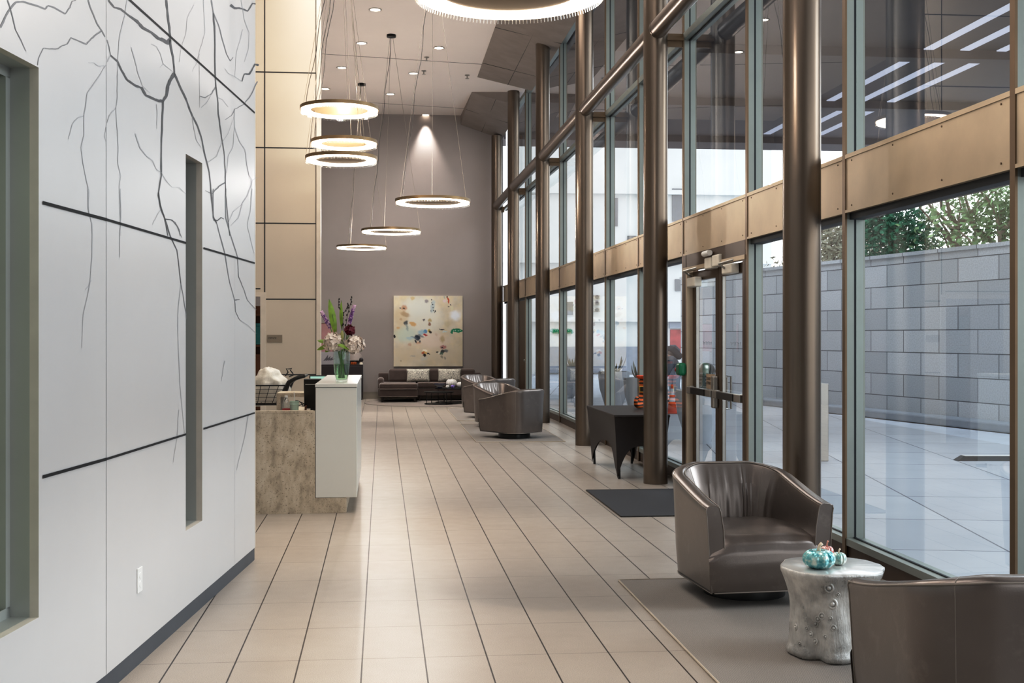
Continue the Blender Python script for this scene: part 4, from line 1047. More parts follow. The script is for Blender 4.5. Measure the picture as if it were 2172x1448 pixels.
for L_ in range(5):
    for k in range(8):
        a = k * PI / 4 + L_ * .5; r = .014 + L_ * .011; tilt = .2 + L_ * .28
        d = Vector((math.cos(a), math.sin(a), 0)); up = Vector((0, 0, 1)); e = up.cross(d)
        def f(u, v, d=d, e=e, r=r, tilt=tilt):
            s = (v - .5) * 2; w = .024 * math.sin(PI * (.15 + .8 * u))
            return d * (r * .5 + u * .03 * math.sin(tilt) + r * .5 * u) + up * (-.03 + .055 * u * math.cos(tilt * .8) + .004 * math.sin(s * 5)) + e * s * w - d * (s * s * .008)
        mb.grid(f, 4, 4)
mb = MB()
for k in range(60):
    z = 1 - 2 * (k + .5) / 60; a = k * 2.39996; rr = math.sqrt(1 - z * z); nn = Vector((rr * math.cos(a), rr * math.sin(a), z))
    petal_floret(mb, nn * (.022 + .018 * rng.random()), (nn + Vector((rng.uniform(-.6, .6), rng.uniform(-.6, .6), rng.uniform(-.2, .6)))).normalized(), .022, rng)
mb.sphere((0, 0, 0), .026, 10, 8)
mb.build('petals', M['peony'], t, smooth=60); stem_to(t, c, 2)
for j, (b, tp_, lab) in enumerate((((701, 695), (681, 660), 'purple blazing star flower spike leaning left'), ((740, 688), (752, 647), 'pale tipped purple flower spike leaning right'))):
    b, e = fp(*b, .02), fp(*tp_, .02); t = thing('blazing_star', lab, 'flower', b, 0, FLG); rng = random.Random(j + 9)
    m1, m2 = MB(), MB()
    for k in range(150):
        f = k / 150; a = k * 2.4; c = b.lerp(e, f); ax = (e - b).normalized(); u = ax.orthogonal().normalized(); w = ax.cross(u)
        c = c + (u * math.cos(a) + w * math.sin(a)) * (.010 + .005 * rng.random()) * (1.15 - .3 * f)
        (m2 if f > .8 or rng.random() < .25 else m1).sphere(c, .0042 + .003 * rng.random(), 6, 4)
    m1.build('florets', M['liatris'], t, smooth=180, world=True); m2.build('tip_florets', M['liatris_tip'], t, smooth=180, world=True)
    stem_to(t, b, 3 + j); mb = MB(); mb.tube([b, e], .005, 6); mb.build('spike_core', M['leaf_dark'], t, world=True)
for j, (b, tp_, w, m, lab) in enumerate((((712, 712), (698, 634), .032, 'leaf', 'broad bright green leaf blade standing left in the vase'), ((725, 700), (724, 637), .016, 'leaf', 'narrow green leaf blade standing in the middle of the vase'))):
    b_, e = fp(*b, .01 + .03 * j), fp(*tp_, .01 + .03 * j); t = thing('leaf_blade', lab, 'leaf', b_, 0, FLG)
    mb = MB(); blade(mb, b_, e, w, Vector((.25 if j == 0 else -.2, -1, 0)).normalized(), 20, .02, .5); mb.build('blade', M[m], t, smooth=60, world=True)
    mb = MB(); mb.tube([b_ + Vector((.0, -.002, 0)), b_.lerp(e, .5) + Vector((.25 if j == 0 else -.2, -1, 0)).normalized() * .021, e], .0022, 6); mb.build('midrib', M['leaf_dark'], t, world=True)
    stem_to(t, b_, 5 + j)
for j, (pts, lab) in enumerate((([(728, 700), (725, 662), (718, 652), (718, 634)], 'dark budding twig, leftmost in the vase'), ([(728, 700), (727, 668), (735, 654), (739, 644)], 'dark budding twig bending right at mid height'), ([(732, 700), (737, 668), (743, 645), (747, 630)], 'tallest dark budding twig on the right in the vase'))):
    q_ = [fp(x, y, .03) for x, y in pts]; t = thing('budding_twig', lab, 'twig', q_[0], 0, FLG)
    mb = MB(); mb.tube(q_, .0022, 6); rng = random.Random(j)
    for k in range(9):
        f = (k + 1) / 9 * (len(q_) - 1); i = min(int(f), len(q_) - 2); c = q_[i].lerp(q_[i + 1], f - i)
        mb.sphere(c + Vector((.006 * rng.choice((-1, 1)), 0, 0)), .006, 8, 6, (1, 1, 1.7))
    mb.build('budded_twig', M['twig'], t, smooth=180, world=True); stem_to(t, q_[0], 7 + j, .003)
c = fp(725.5, 712, -.05); t = thing('lily_bud', 'closed greenish lily bud between the two hydrangeas', 'flower', c, 0, FLG)
mb = MB(); mb.lathe([(0, -.045), (.008, -.04), (.017, -.01), (.016, .02), (.006, .045), (0, .05)], 16); mb.build('bud', M['bud'], t, smooth=180); stem_to(t, c, 11)
t = thing('green_leaf', 'drooping green leaf over the vase rim', 'leaf', fp(717, 731, -.08), 0, FLG)
mb = MB(); blade(mb, fp(714, 729, -.085), fp(741, 742, -.085), .02, Vector((0, -.7, .7)), 14, .015); mb.build('blade', M['leaf'], t, smooth=60, world=True)

# ================================================================== OFFICE SIGN, OUTLET
p0, p1 = P(567, 710, 16), P(599, 726, 16)
t = thing('office_sign', 'taupe door sign reading office on the beige panel wall', 'sign', ((p0.x + p1.x) / 2, oy, (p0.z + p1.z) / 2))
w, h_ = (p1.x - p0.x) / 2, (p0.z - p1.z) / 2
mb = MB(); mb.bb(-w, w, -.008, -.001, -h_, h_); mb.build('plate', M['sign'], t, bevel=.002)
text('sign_lettering', 'OFFICE', .034, M['ink'], t, (-w + .014, -.0085, -.005), (R(90), 0, 0), .0005, 'LEFT', 1.05)
(s0, zt_, wl_, d_), (s1, zb_, _, _) = onw(289, 1207), onw(301, 1262)
pc = wpt(*wl_, (s0 + s1) / 2, zt_ - .058)
ang = math.atan2(wl_[2].y, wl_[2].x)
t = thing('wall_outlet', 'white electrical outlet low on the white panel wall', 'outlet', pc, ang)
mb = MB(); mb.bb(.0, .006, -.036, .036, -.058, .058); mb.build('cover_plate', M['white'], t, bevel=.002)
for s in (-1, 1):
    mb = MB(); mb.lathe([(0, .0085), (.015, .0085), (.016, .006)], 20); mb.v = [Vector((v.z, v.x, v.y + s * .02)) for v in mb.v]; mb.build('socket', M['white'], t, smooth=40)

# bookcase in the office
t = thing('bookcase', 'brown bookcase glimpsed through the office doorway', 'bookcase', (ojx - .35, oy + 1.0, 0))
mb = MB()
for z in (.02, .5, .95, 1.4, 1.85): mb.bb(-.45, .45, -.15, .15, z, z + .03)
mb.bb(-.48, -.45, -.15, .15, 0, 2.0); mb.bb(.45, .48, -.15, .15, 0, 2.0); mb.bb(-.45, .45, .13, .15, 0, 2.0); mb.build('carcass', M['brown_wood'], t)
for (z, c_) in ((1.43, 'teal_box'), (.98, 'brown_wood'), (.53, 'cream')):
    b_ = thing('storage_box', {'teal_box': 'teal box on the office bookcase', 'brown_wood': 'brown box on the office bookcase', 'cream': 'cream box on the office bookcase'}[c_], 'box', (ojx - .12, oy + .98, z + .002))
    mb = MB(); mb.bb(-.2, .2, -.12, .1, 0, .27); mb.build('box_body', M[c_], b_, bevel=.006)
    mb = MB(); mb.bb(-.205, .205, -.125, .105, .27, .31); mb.build('lid', M[c_], b_, bevel=.004)

# ================================================================== FAR SEATING
SY = 28.72
t = thing('sectional_sofa', 'dark brown velvet sectional sofa with chaise under the painting', 'sofa', (1.16, 28.2, 0))
sx0, sx1 = -.09, 2.44; cx = .84
def S(nm, m='velvet', par=None, **k): return mb.build(nm, M[m], par or t, world=True, **k)
mb = MB(); mb.bb(sx0, sx1, 27.85, SY, .13, .30); mb.bb(sx0 + .03, cx, 27.22, 27.9, .13, .30); S('base_frame', bevel=.02, bseg=3, smooth=50)
mb = MB(); mb.bb(sx0, sx1, SY - .2, SY, .28, .66); S('back_frame', bevel=.04, bseg=3, smooth=50)
mb = MB(); mb.bb(sx0 - .01, sx0 + .14, 27.9, SY, .28, .55); S('arm', bevel=.06, bseg=4, smooth=60)
mb = MB(); mb.bb(sx1 - .14, sx1 + .01, 27.85, SY, .28, .58); S('arm', bevel=.06, bseg=4, smooth=60)
mb = MB(); mb.bb(sx0 + .03, cx, 27.2, 28.45, .305, .44); S('chaise_cushion', bevel=.05, bseg=4, smooth=60)
mid = (cx + sx1 - .14) / 2
for a, b in ((cx + .005, mid), (mid + .005, sx1 - .145)):
    mb = MB(); mb.bb(a, b, 27.83, 28.45, .305, .44); S('seat_cushion', bevel=.05, bseg=4, smooth=60)
for i, (a, b) in enumerate(((.16, .80), (.82, 1.62), (1.64, 2.28))):
    mb = MB()
    def cu(u, v, a=a, b=b):
        s, r = u * 2 - 1, v * 2 - 1
        return s, r
    cxm, hw_ = (a + b) / 2, (b - a) / 2
    mb2 = MB(); mb2.box((cxm, 28.38, .59), (b - a, .2, .33), 0, 0, R(-8))
    mb = mb2; o = S('back_cushion', bevel=.07, bseg=4, smooth=60)
for (a, yy) in ((sx0 + .1, 27.3), (cx - .07, 27.3), (cx + .06, 27.93), (sx1 - .1, 27.95), (sx0 + .1, 28.6), (sx1 - .1, 28.6)):
    mb = MB(); mb.tube([(a, yy, .0045), (a, yy, .14)], .03, 8, radii=[.026, .035]); S('leg', 'wood_leg')
mb = MB(); mb.tube([(sx0 + .05, 27.205, .425), (cx - .02, 27.205, .425)], .007, 6); mb.tube([(sx0 + .05, 27.205, .318), (cx - .02, 27.205, .318)], .007, 6)
mb.tube([(cx + .03, 27.835, .425), (sx1 - .17, 27.835, .425)], .007, 6); mb.tube([(sx0 + .03, 27.22, .14), (cx - .0, 27.22, .14)], .005, 6); S('piping', 'velvet_pipe')
def cushion(label, x, y, z, rz=0, w=.29, h=.165):
    t = thing('throw_pillow', label, 'cushion', (x, y, z), rz, 'patterned throw pillows')
    def side(sg):
        def f(u, v):
            s, r = u * 2 - 1, v * 2 - 1
            k = (max(0, (1 - s ** 4) * (1 - r ** 4))) ** .5
            pin = 1 - .06 * (1 - abs(s)) * (r * r) ; 
            return (s * w * (1 - .05 * (1 - abs(r) ** 2) * abs(s) ** 3), sg * .075 * k, h + r * h * (1 - .08 * (1 - s * s)))
        return f
    mb = MB(); mb.grid(side(1), 20, 14); mb.grid(side(-1), 20, 14); mb.v = [Matrix.Rotation(R(-12), 3, 'X') @ v for v in mb.v]
    mb.build('pillow_body', M['floral'], t, smooth=180)
cushion('floral patterned lumbar pillow on the left, by the chaise', 1.0 - .12, 28.12, .44, R(2))
cushion('floral patterned lumbar pillow on the right, behind the white pumpkins', 1.64, 28.12, .44, R(-3))
# painting
PXa, PXb, PZa, PZb = .29, 2.005, .80, 2.555
t = thing('abstract_painting', 'large square abstract canvas in cream tones above the sofa', 'painting', ((PXa + PXb) / 2, YB, (PZa + PZb) / 2))
hw_, hh_ = (PXb - PXa) / 2, (PZb - PZa) / 2
mb = MB(); mb.bb(-hw_, hw_, -.045, -.001, -hh_, hh_); mb.build('canvas_edge', M['cream'], t)
N_ = 200
verts = [(-hw_ + 2 * hw_ * i / N_, -.0465, hh_ - 2 * hh_ * j / N_) for j in range(N_ + 1) for i in range(N_ + 1)]
fcs = [(j * (N_ + 1) + i, j * (N_ + 1) + i + 1, (j + 1) * (N_ + 1) + i + 1, (j + 1) * (N_ + 1) + i) for j in range(N_) for i in range(N_)]
me = bpy.data.meshes.new('painted_surface'); me.from_pydata(verts, [], fcs)
# blobs: centre x,y in 0..1 of the canvas, radii, colour, softness, angle
def nb(x, y): return ((x - 122) / 1184, (y - 150) / 1180)
BL = []
def bl(x, y, rx, ry, c, a=1.0, soft=.6, rot=0): u, v = nb(x, y); BL.append((u, v, rx / 1184, ry / 1180, lin(c), a, soft, R(rot)))
bl(620, 560, 330, 260, '#d9d8cf', .8, 1); bl(560, 330, 260, 180, '#d3d5ce', .8, 1); bl(330, 800, 190, 130, '#c3d0c6', .7, 1); bl(1180, 480, 90, 80, '#dde2e8', .9, 1); bl(800, 900, 240, 140, '#d9cbbf', .8, 1)
bl(1000, 1150, 300, 130, '#cdc2ae', .7, 1); bl(330, 1120, 240, 150, '#c9bca4', .7, 1); bl(240, 500, 120, 160, '#c6b593', .6, 1)
bl(320, 460, 80, 40, '#a98c66', .7, .9, -20); bl(300, 350, 50, 45, '#b98d6c', .8, .8); bl(300, 370, 16, 12, '#2a211c'); bl(232, 352, 12, 14, '#6b6a66'); bl(685, 240, 32, 30, '#8c8388', .8, .8); bl(445, 190, 35, 30, '#c4b184', .8, .9)
bl(330, 605, 34, 36, '#3b4048', .9, .8); bl(350, 680, 20, 60, '#93a09e', .7, .9, 15); bl(450, 620, 60, 32, '#cfa767', .85, .6, -20); bl(640, 550, 22, 20, '#5d5556', .9, .7); bl(735, 625, 28, 26, '#93694f', .9, .5); bl(740, 560, 30, 28, '#b6a26c', .8, .8)
bl(660, 745, 34, 34, '#3f86b4', .9, .6); bl(600, 760, 60, 40, '#8fb6c6', .7, .9); bl(730, 735, 26, 24, '#b39a2f', .9, .5); bl(750, 760, 16, 26, '#2b1c18', 1, .4, 20); bl(665, 802, 40, 13, '#b3272d', .95, .4, -12)
bl(530, 850, 50, 44, '#22303f', 1, .5); bl(470, 850, 60, 18, '#6a7683', .7, .8, -20); bl(590, 820, 60, 18, '#5d6c7a', .7, .8, -30); bl(500, 915, 12, 30, '#252b33', 1, .4, 25); bl(565, 920, 12, 30, '#252b33', 1, .4, -25); bl(545, 940, 40, 20, '#c9a58a', .8, .8)
bl(400, 965, 32, 28, '#bf9d84', .7, .8); bl(400, 860, 60, 26, '#a5bfc9', .6, .9); bl(140, 825, 22, 26, '#17130f', 1, .15, 15)
bl(1210, 728, 105, 34, '#14855f', 1, .15, -4); bl(1120, 755, 22, 26, '#14855f', 1, .3)
for i in range(4): bl(1150 + i * 38, 727, 7, 7, '#cfe3d6', 1, .3)
bl(790, 330, 36, 110, '#b7c1c2', .9, .5, -10)
for i, (x, y) in enumerate(((775, 215), (778, 260), (795, 350), (803, 392), (790, 290))): bl(x, y, 9, 11, '#23282e', 1, .3)
bl(830, 420, 10, 22, '#30363c', 1, .4, -30); bl(760, 400, 5, 26, '#5b646a', .9, .4, 20)
bl(1060, 225, 15, 62, '#b9552a', 1, .2, 6); bl(1045, 165, 14, 12, '#3a241a'); bl(990, 175, 14, 22, '#9aa7ab', .8, .7); bl(995, 235, 26, 26, '#d6c7cc', .8, .8); bl(1062, 327, 10, 9, '#16181a'); bl(1100, 305, 20, 7, '#23262a', 1, .3, -30); bl(1120, 360, 30, 40, '#d3cfb4', .8, .7)
bl(950, 715, 32, 10, '#1d1d1f', 1, .4, -12); bl(905, 705, 5, 16, '#1d1d1f', 1, .4); bl(1000, 750, 40, 14, '#bfd0d8', .8, .8); bl(955, 880, 40, 55, '#b09b6b', .7, .9); bl(850, 800, 24, 20, '#c9b3a0', .7, .8); bl(1040, 620, 50, 50, '#bdb294', .6, .9)
bl(970, 1005, 55, 32, '#b07a75', .9, .6); bl(955, 1018, 12, 12, '#1a1416'); bl(965, 1080, 40, 30, '#20272c', .95, .6); bl(1020, 1070, 34, 26, '#46545e', .8, .7); bl(940, 1115, 36, 22, '#3e6152', .9, .6); bl(905, 1105, 14, 18, '#e1ded3'); bl(870, 1092, 20, 10, '#2b2b2d', 1, .5); bl(950, 1170, 20, 26, '#7c7768', .7, .8); bl(1000, 1190, 16, 30, '#8d8880', .7, .8)
bl(650, 1100, 44, 22, '#cfab62', .9, .7, -10); bl(625, 1110, 16, 22, '#b3572c', .9, .5); bl(650, 1145, 30, 24, '#140f0d', 1, .4); bl(715, 1118, 30, 10, '#1c1613', 1, .3, -15); bl(660, 1065, 50, 18, '#e9e3d6', .9, .6); bl(450, 1160, 40, 12, '#a8a6a0', .7, .8); bl(640, 1200, 60, 30, '#c2c4c0', .6, .9); bl(240, 1240, 14, 14, '#8a7a64', .6, .8); bl(200, 690, 30, 20, '#c9a06a', .7, .8); bl(245, 540, 24, 22, '#b89b77', .6, .8)
ca = me.color_attributes.new('paint', 'FLOAT_COLOR', 'POINT')
base = lin('#cfc5b1')
import array
buf = array.array('f')
for j in range(N_ + 1):
    v = j / N_
    for i in range(N_ + 1):
        u = i / N_
        n0 = noise.fractal((u * 4, v * 4, .3), .8, 2, 5); n2 = noise.noise((u * 22, v * 22, 5))
        n3 = noise.fractal((u * 9 + 4, v * 9, 2.3), .7, 2, 5); c = [base[0] * (1 + .13 * n0 + .03 * n2 + .06 * n3), base[1] * (1 + .14 * n0 + .03 * n2 + .03 * n3), base[2] * (1 + .20 * n0 + .03 * n2 - .06 * n3)]
        wu, wv = u + .012 * noise.noise((u * 24, v * 24, 1)) + .006 * noise.noise((u * 70, v * 70, 3)), v + .012 * noise.noise((u * 24, v * 24, 7)) + .006 * noise.noise((u * 70, v * 70, 5))
        for (bu, bv, rx, ry, bc, al, soft, rt) in BL:
            dx, dy = wu - bu, wv - bv
            if abs(dx) > max(rx, ry) * 1.6 or abs(dy) > max(rx, ry) * 1.6: continue
            cx_, sx_ = math.cos(rt), math.sin(rt)
            dd = math.hypot((dx * cx_ - dy * sx_) / rx, (dx * sx_ + dy * cx_) / ry)
            k = min(1, max(0, (1 + soft * .5 - dd) / (soft + .02))); k = k * k * (3 - 2 * k) * al
            c = [c[q] * (1 - k) + bc[q] * k for q in range(3)]
        buf.extend((max(0, c[0]), max(0, c[1]), max(0, c[2]), 1))
ca.data.foreach_set('color', buf)
tt = NT('paint'); at = tt.n('ShaderNodeAttribute'); at.attribute_name = 'paint'; tt.bsdf(at.outputs['Color'], .6, 0, tt.noise(90, 4), .12, .003)
me.materials.append(tt.m); o = bpy.data.objects.new('painted_surface', me); col.objects.link(o); o.parent = t

# nesting coffee tables
def coffee(label, x, y, r, z, z0):
    t = thing('coffee_table', label, 'coffee table', (x, y, z0), 0, 'round black nesting tables')
    mb = MB(); mb.lathe([(0, z - .02), (r, z - .02), (r, z), (0, z)], 64); mb.build('tabletop', M['blackmetal'], t, smooth=40)
    mb = MB(); mb.tube(arc((0, 0), r - .02, 0, 2 * PI, 64, .008)[:-1], .008, 6, closed=True); mb.build('base_ring', M['blackmetal'], t, smooth=60)
    for k in range(4):
        a = k * PI / 2 + .5; mb = MB(); mb.cyl(((r - .02) * math.cos(a), (r - .02) * math.sin(a), .008), ((r - .02) * math.cos(a), (r - .02) * math.sin(a), z - .02), .009, 8); mb.build('leg', M['blackmetal'], t, smooth=40)
p = P(931, 712, 26.45); coffee('smaller lower round black coffee table in front', p.x, p.y, .345, .285, .005)
p2 = P(962, 712, 27.02); coffee('larger round black coffee table holding the pumpkins', p2.x, p2.y, .44, .345, .005)
TZ2 = .35
def on_t(px, d): p = P(px, 712, d); return (p.x, p.y, TZ2)
pumpkin('ceramic_pumpkin', 'largest white pumpkin on the far coffee table', on_t(958, 27.05), .135, .22, M['pump_white'], M['offwhite'], 'pumpkins on the far coffee table', 12, stem=.15)
pumpkin('ceramic_pumpkin', 'white pumpkin at the right edge of the far coffee table, second in size', on_t(978, 26.95), .105, .155, M['pump_white'], M['offwhite'], 'pumpkins on the far coffee table', 12, stem=.15)
pumpkin('ceramic_pumpkin', 'tiny round white pumpkin in front of the largest one', on_t(949.5, 26.80), .046, .078, M['pump_white'], M['offwhite'], 'pumpkins on the far coffee table', 8, stem=.15)
pumpkin('ceramic_pumpkin', 'purple and white swirled pumpkin in front of the white ones', on_t(960.5, 26.76), .05, .085, M['pump_purple'], M['offwhite'], 'pumpkins on the far coffee table', 8, stem=.2)
x_, y_, z_ = on_t(933, 26.95)
t = thing('striped_bowl', 'navy and white striped shallow bowl on the far coffee table', 'bowl', (x_, y_, z_))
for i in range(5):
    mb = MB(); r0 = .05 + i * .02; mb.lathe([(r0, .01 + i * .017), (r0 + .02, .01 + (i + 1) * .017), (r0 + .016, .012 + (i + 1) * .017), (r0 - .004, .014 + i * .017)], 36, sx=1.0, sy=.7); mb.build('stripe', M['navy'] if i % 2 == 0 else M['white'], t, smooth=40)
mb = MB(); mb.lathe([(0, 0), (.05, 0), (.054, .012), (0, .014)], 36, sy=.7); mb.build('foot', M['navy'], t)

# console against the back wall with its things
t = thing('console_cabinet', 'dark wood console cabinet against the back wall behind the flowers', 'cabinet', (-1.35, 28.62, 0))
KX = -.46
mb = MB(); mb.bb(-.9, 1.35 + KX, -.21, .21, .05, .86); mb.build('carcass', M['console'], t, bevel=.004)
for k in range(3):
    a = -.88 + k * .59
    mb = MB(); mb.bb(a, a + .57, -.225, -.211, .09, .82); d_ = mb.build('door', M['console'], t, bevel=.003)
    mb = MB(); mb.cyl((a + .5, -.225, .5), (a + .5, -.245, .5), .012, 12); mb.build('knob', M['alu'], d_)
for sx in (-.85, .84):
    mb = MB(); mb.bb(sx - .02, sx + .02, -.19, .19, 0, .05); mb.build('foot', M['console'], t)
KZ = .86
def on_c(px, d=28.5): p = P(px, 712, d); return (p.x, p.y, KZ)
p = P(692, 712, 28.85)
t = thing('pink_picture', 'dusky pink framed picture on the back wall behind the flowers', 'picture', (p.x - .45, YB, 1.54))
mb = MB(); mb.bb(-.72, .72, -.03, -.001, -.40, .33); mb.build('frame', M['brown_wood'], t)
mb = MB(); mb.bb(-.70, .70, -.033, -.029, -.38, .31); mb.build('print', M['pink_art'], t)
x_, y_, z_ = on_c(690, 28.55)
t = thing('grey_print', 'pale grey board with a dark leaf motif on the console', 'print', (x_, y_, z_))
mb = MB(); mb.bb(-.38, .30, -.012, .012, 0, .31); mb.build('board', M['grey_board'], t)
mb = MB()
for k in range(4): mb.add([(-.05 + .05 * k, -.0135, .08), (.0 + .06 * k, -.0135, .14), (.07 + .06 * k, -.0135, .24 - .03 * k), (.06 + .05 * k, -.0135, .12)], [(0, 1, 2, 3)])
mb.build('leaf_motif', M['motif'], t)
x_, y_, z_ = on_c(757, 28.55)
t = thing('table_lamp', 'table lamp with a grey dome shade on the console', 'lamp', (x_ - .05, y_, z_))
mb = MB(); mb.lathe([(.20, .10), (.17, .22), (.09, .30), (.02, .32), (.0, .32)], 32); mb.build('lamp_shade', M['lampshade'], t, smooth=60, thick=.004)
mb = MB(); mb.lathe([(0, 0), (.09, 0), (.09, .015), (.015, .025), (.015, .28), (0, .28)], 24); mb.build('base', M['alu'], t, smooth=40)
for k, px in enumerate((746, 750, 754)):
    x_, y_, z_ = on_c(px, 28.33)
    t = thing('amber_votive', ('left', 'middle', 'right')[k] + ' one of three amber glass votives on the console', 'candle holder', (x_, y_, z_), 0, 'amber votives')
    mb = MB(); mb.lathe([(0, 0), (.02, 0), (.03, .03), (.022, .06), (.018, .06), (.025, .03), (0, .01)], 20); mb.build('glass', M['amber'], t, smooth=60)
    mb = MB(); mb.lathe([(0, .012), (.018, .014), (.018, .03), (0, .03)], 14); mb.build('candle', M['cream'], t)
x_, y_, z_ = on_c(766, 28.42)
t = thing('dark_globe', 'small dark glass globe on a pale foot at the console corner', 'ornament', (x_, y_, z_))
mb = MB(); mb.sphere((0, 0, .11), .055, 20, 12); mb.build('globe', M['console'], t, smooth=180)
mb = MB(); mb.lathe([(0, 0), (.045, 0), (.045, .03), (.025, .062), (0, .062)], 20); mb.build('foot', M['cream'], t, smooth=40)
# ================================================================== OUTSIDE
GZ = -.05
mb = MB(); mb.bb(3.33, 9.2, -12, 60, GZ - .1, GZ); mb.bb(3.24, 3.33, -12, YB + 1, -.3, -.005); struct(mb.build('sidewalk', M['paving']))
mb = MB(); mb.bb(9.2, 70, -12, 90, GZ - .12, GZ - .012); mb.bb(-10, 9.2, 60, 90, GZ - .12, GZ - .012); struct(mb.build('road', M['road']))
def og(px, py): return F(px, py, GZ)
ga, gb = og(1751, 870), og(2143, 913)
gd = (ga - gb).normalized(); g_far = Vector((P(1480, 712, 32).x, P(1480, 712, 32).y, GZ)); g_near = gb - gd * 16
gl = (g_far - g_near).length; gang = math.atan2(gd.y, gd.x)
o = None
mb = MB(); mb.bb(0, gl, -.5, 0, 0, 3.15); mb.bb(-.02, gl + .02, -.52, .03, 3.15, 3.22)
o = struct(mb.build('wall_granite', M['granite'])); o.location = (g_near.x, g_near.y, GZ); o.rotation_euler = (0, 0, gang)
mb = MB(); mb.bb(0, gl, .0, .42, 0, .15); o = struct(mb.build('trim_5', M['kerb'], bevel=.03)); o.location = (g_near.x, g_near.y, GZ); o.rotation_euler = (0, 0, gang)
if (Matrix.Rotation(gang, 3, 'Z') @ Vector((0, 1, 0))).x > 0:
    pass
# overhang above the pavement
mb = MB(); mb.bb(3.36, 14.5, -8, 34.3, 7.2, 7.9); ov = struct(mb.build('trim_6', M['overhang']))
mb = MB()
for y in (5.0, 10.5, 16.2, 21.9, 26.9, 32): mb.bb(3.36, 14.5, y, y + .35, 7.02, 7.2)
mb.build('overhang_beam', M['overhang'], ov)
for x in (10.6, 11.35, 12.1):
    mb = MB(); mb.bb(x, x + .2, -6, 31.5, 7.18, 7.2); mb.build('strip_light', M['strip'], ov)
# building across the street
bd = thing('stone_building', 'pale stone building across the street seen through the far windows', 'building', (9, 50, GZ))
BY = 48.0
mb = MB(); mb.bb(-2, 16.5, BY, BY + 8, GZ, 13)
for z in (2.15, 4.6, 7.5): mb.bb(-2, 16.5, BY - .25, BY, z, z + .18)
mb.build('facade_wall', M['stone_facade'], bd, world=True)
def bpan(nm, px0, px1, py0, py1, m, dy=.06):
    a, b = P(px0, py0, BY * 1.0), P(px1, py1, BY)
    k = BY / ((a.y + b.y) / 2)
    x0, x1 = a.x * k, b.x * k; z0, z1 = EYE + (b.z - EYE) * k, EYE + (a.z - EYE) * k
    mb = MB(); mb.bb(x0, x1, BY - dy, BY, z0, z1); return mb.build(nm, m, bd, world=True)
for (a, b, c, d) in ((1431, 1452, 592, 617), (1330, 1350, 500, 560), (1425, 1450, 400, 470), (1195, 1215, 640, 668), (1500, 1520, 480, 540), (1290, 1310, 420, 480)):
    w = bpan('window', a, b, c, d, M['facade_win'])
bpan('shop_window', 1421, 1448, 699, 752, M['shop_red']); bpan('shop_fascia', 1418, 1470, 683, 696, M['kerb'], .12)
bpan('stone_base', 1150, 1420, 735, 790, M['kerb'], .1)
bpan('green_sign', 1172, 1212, 699, 707, M['green_box'], .1)
for k, y in enumerate((630, 643.5, 657)):
    p = P(1265, y, BY); kk = (BY - .1) / p.y
    t = thing('wall_light', ('top', 'middle', 'bottom')[k] + ' one of three stacked wall lights on the pale building', 'wall light', (p.x * kk, BY - .02, EYE + (p.z - EYE) * kk), 0, 'wall lights on the building')
    mb = MB(); mb.bb(-.14, .14, -.22, 0, -.09, .09); mb.build('housing', M['alu'], t, bevel=.03)
    mb = MB(); mb.lathe([(0, 0), (.07, 0), (.08, .02)], 16); mb.v = [Vector((v.x, -.22 - v.z, v.y)) for v in mb.v]; mb.build('lamp_lens', M['gasket'], t)
# trees behind the granite wall
def tree(label, x, y, h, r, cz, mt, n, seed, multi=1, lean=0):
    t = thing('tree', label, 'tree', (x, y, GZ), 0, 'trees behind the granite wall'); rng = random.Random(seed)
    mb = MB(); tips = []
    for s in range(multi):
        a = 2 * PI * s / max(1, multi) + rng.random()
        q = [Vector((.12 * math.cos(a), .12 * math.sin(a), 0)) if multi > 1 else Vector((0, 0, 0))]
        dirv = Vector((math.cos(a) * .18 * (multi > 1) + lean, math.sin(a) * .18 * (multi > 1), 1)).normalized()
        for k in range(6): q.append(q[-1] + (dirv + Vector((rng.uniform(-.12, .12), rng.uniform(-.12, .12), 0))) * h * .13)
        mb.tube(q, .12, 8, radii=[.16 - .02 * i for i in range(7)])
        for k in range(9):
            b0 = q[rng.randint(2, 6)]; ang = rng.random() * 2 * PI; el = rng.uniform(.3, 1.1)
            b = [b0]
            for j in range(5): b.append(b[-1] + Vector((math.cos(ang) * math.cos(el), math.sin(ang) * math.cos(el), math.sin(el))) * r * .24 + Vector((rng.uniform(-.1, .1), rng.uniform(-.1, .1), rng.uniform(-.05, .1))))
            mb.tube(b, .03, 5, radii=[.055, .045, .035, .025, .018, .01]); tips += b[2:]
    mb.build('trunk', M['bark'], t, smooth=60)
    lf = MB()
    for k in range(n):
        if rng.random() < .6: c = rng.choice(tips) + Vector((rng.gauss(0, .28), rng.gauss(0, .28), rng.gauss(0, .24)))
        else:
            u = Vector((rng.gauss(0, 1), rng.gauss(0, 1), rng.gauss(0, 1))).normalized() * (rng.random() ** .4)
            c = Vector((u.x * r, u.y * r, cz + u.z * r * .8))
        s = rng.uniform(.05, .10); d1 = Vector((rng.gauss(0, 1), rng.gauss(0, 1), rng.gauss(0, 1))).normalized(); d2 = d1.orthogonal().normalized()
        lf.quad(c - d1 * s, c - d2 * s * .5, c + d1 * s, c + d2 * s * .5)
    f = lf.build('foliage', mt, t)
    return t
p = P(1905, 712, 27.5); tree('dense dark green tree over the granite wall, left of the many stemmed trunk', p.x, p.y, 4.6, 1.05, 3.9, M['foliage_dark'], 6500, 1, 1)
p = P(2062, 712, 27.0); tree('many stemmed tree with bare pale trunks over the granite wall', p.x, p.y, 5.4, 1.5, 4.7, M['foliage'], 1800, 2, 4)
p = P(2185, 712, 25.5); tree('green leafy tree at the right edge over the granite wall', p.x, p.y, 5, 1.2, 4.2, M['foliage'], 5000, 3, 2)
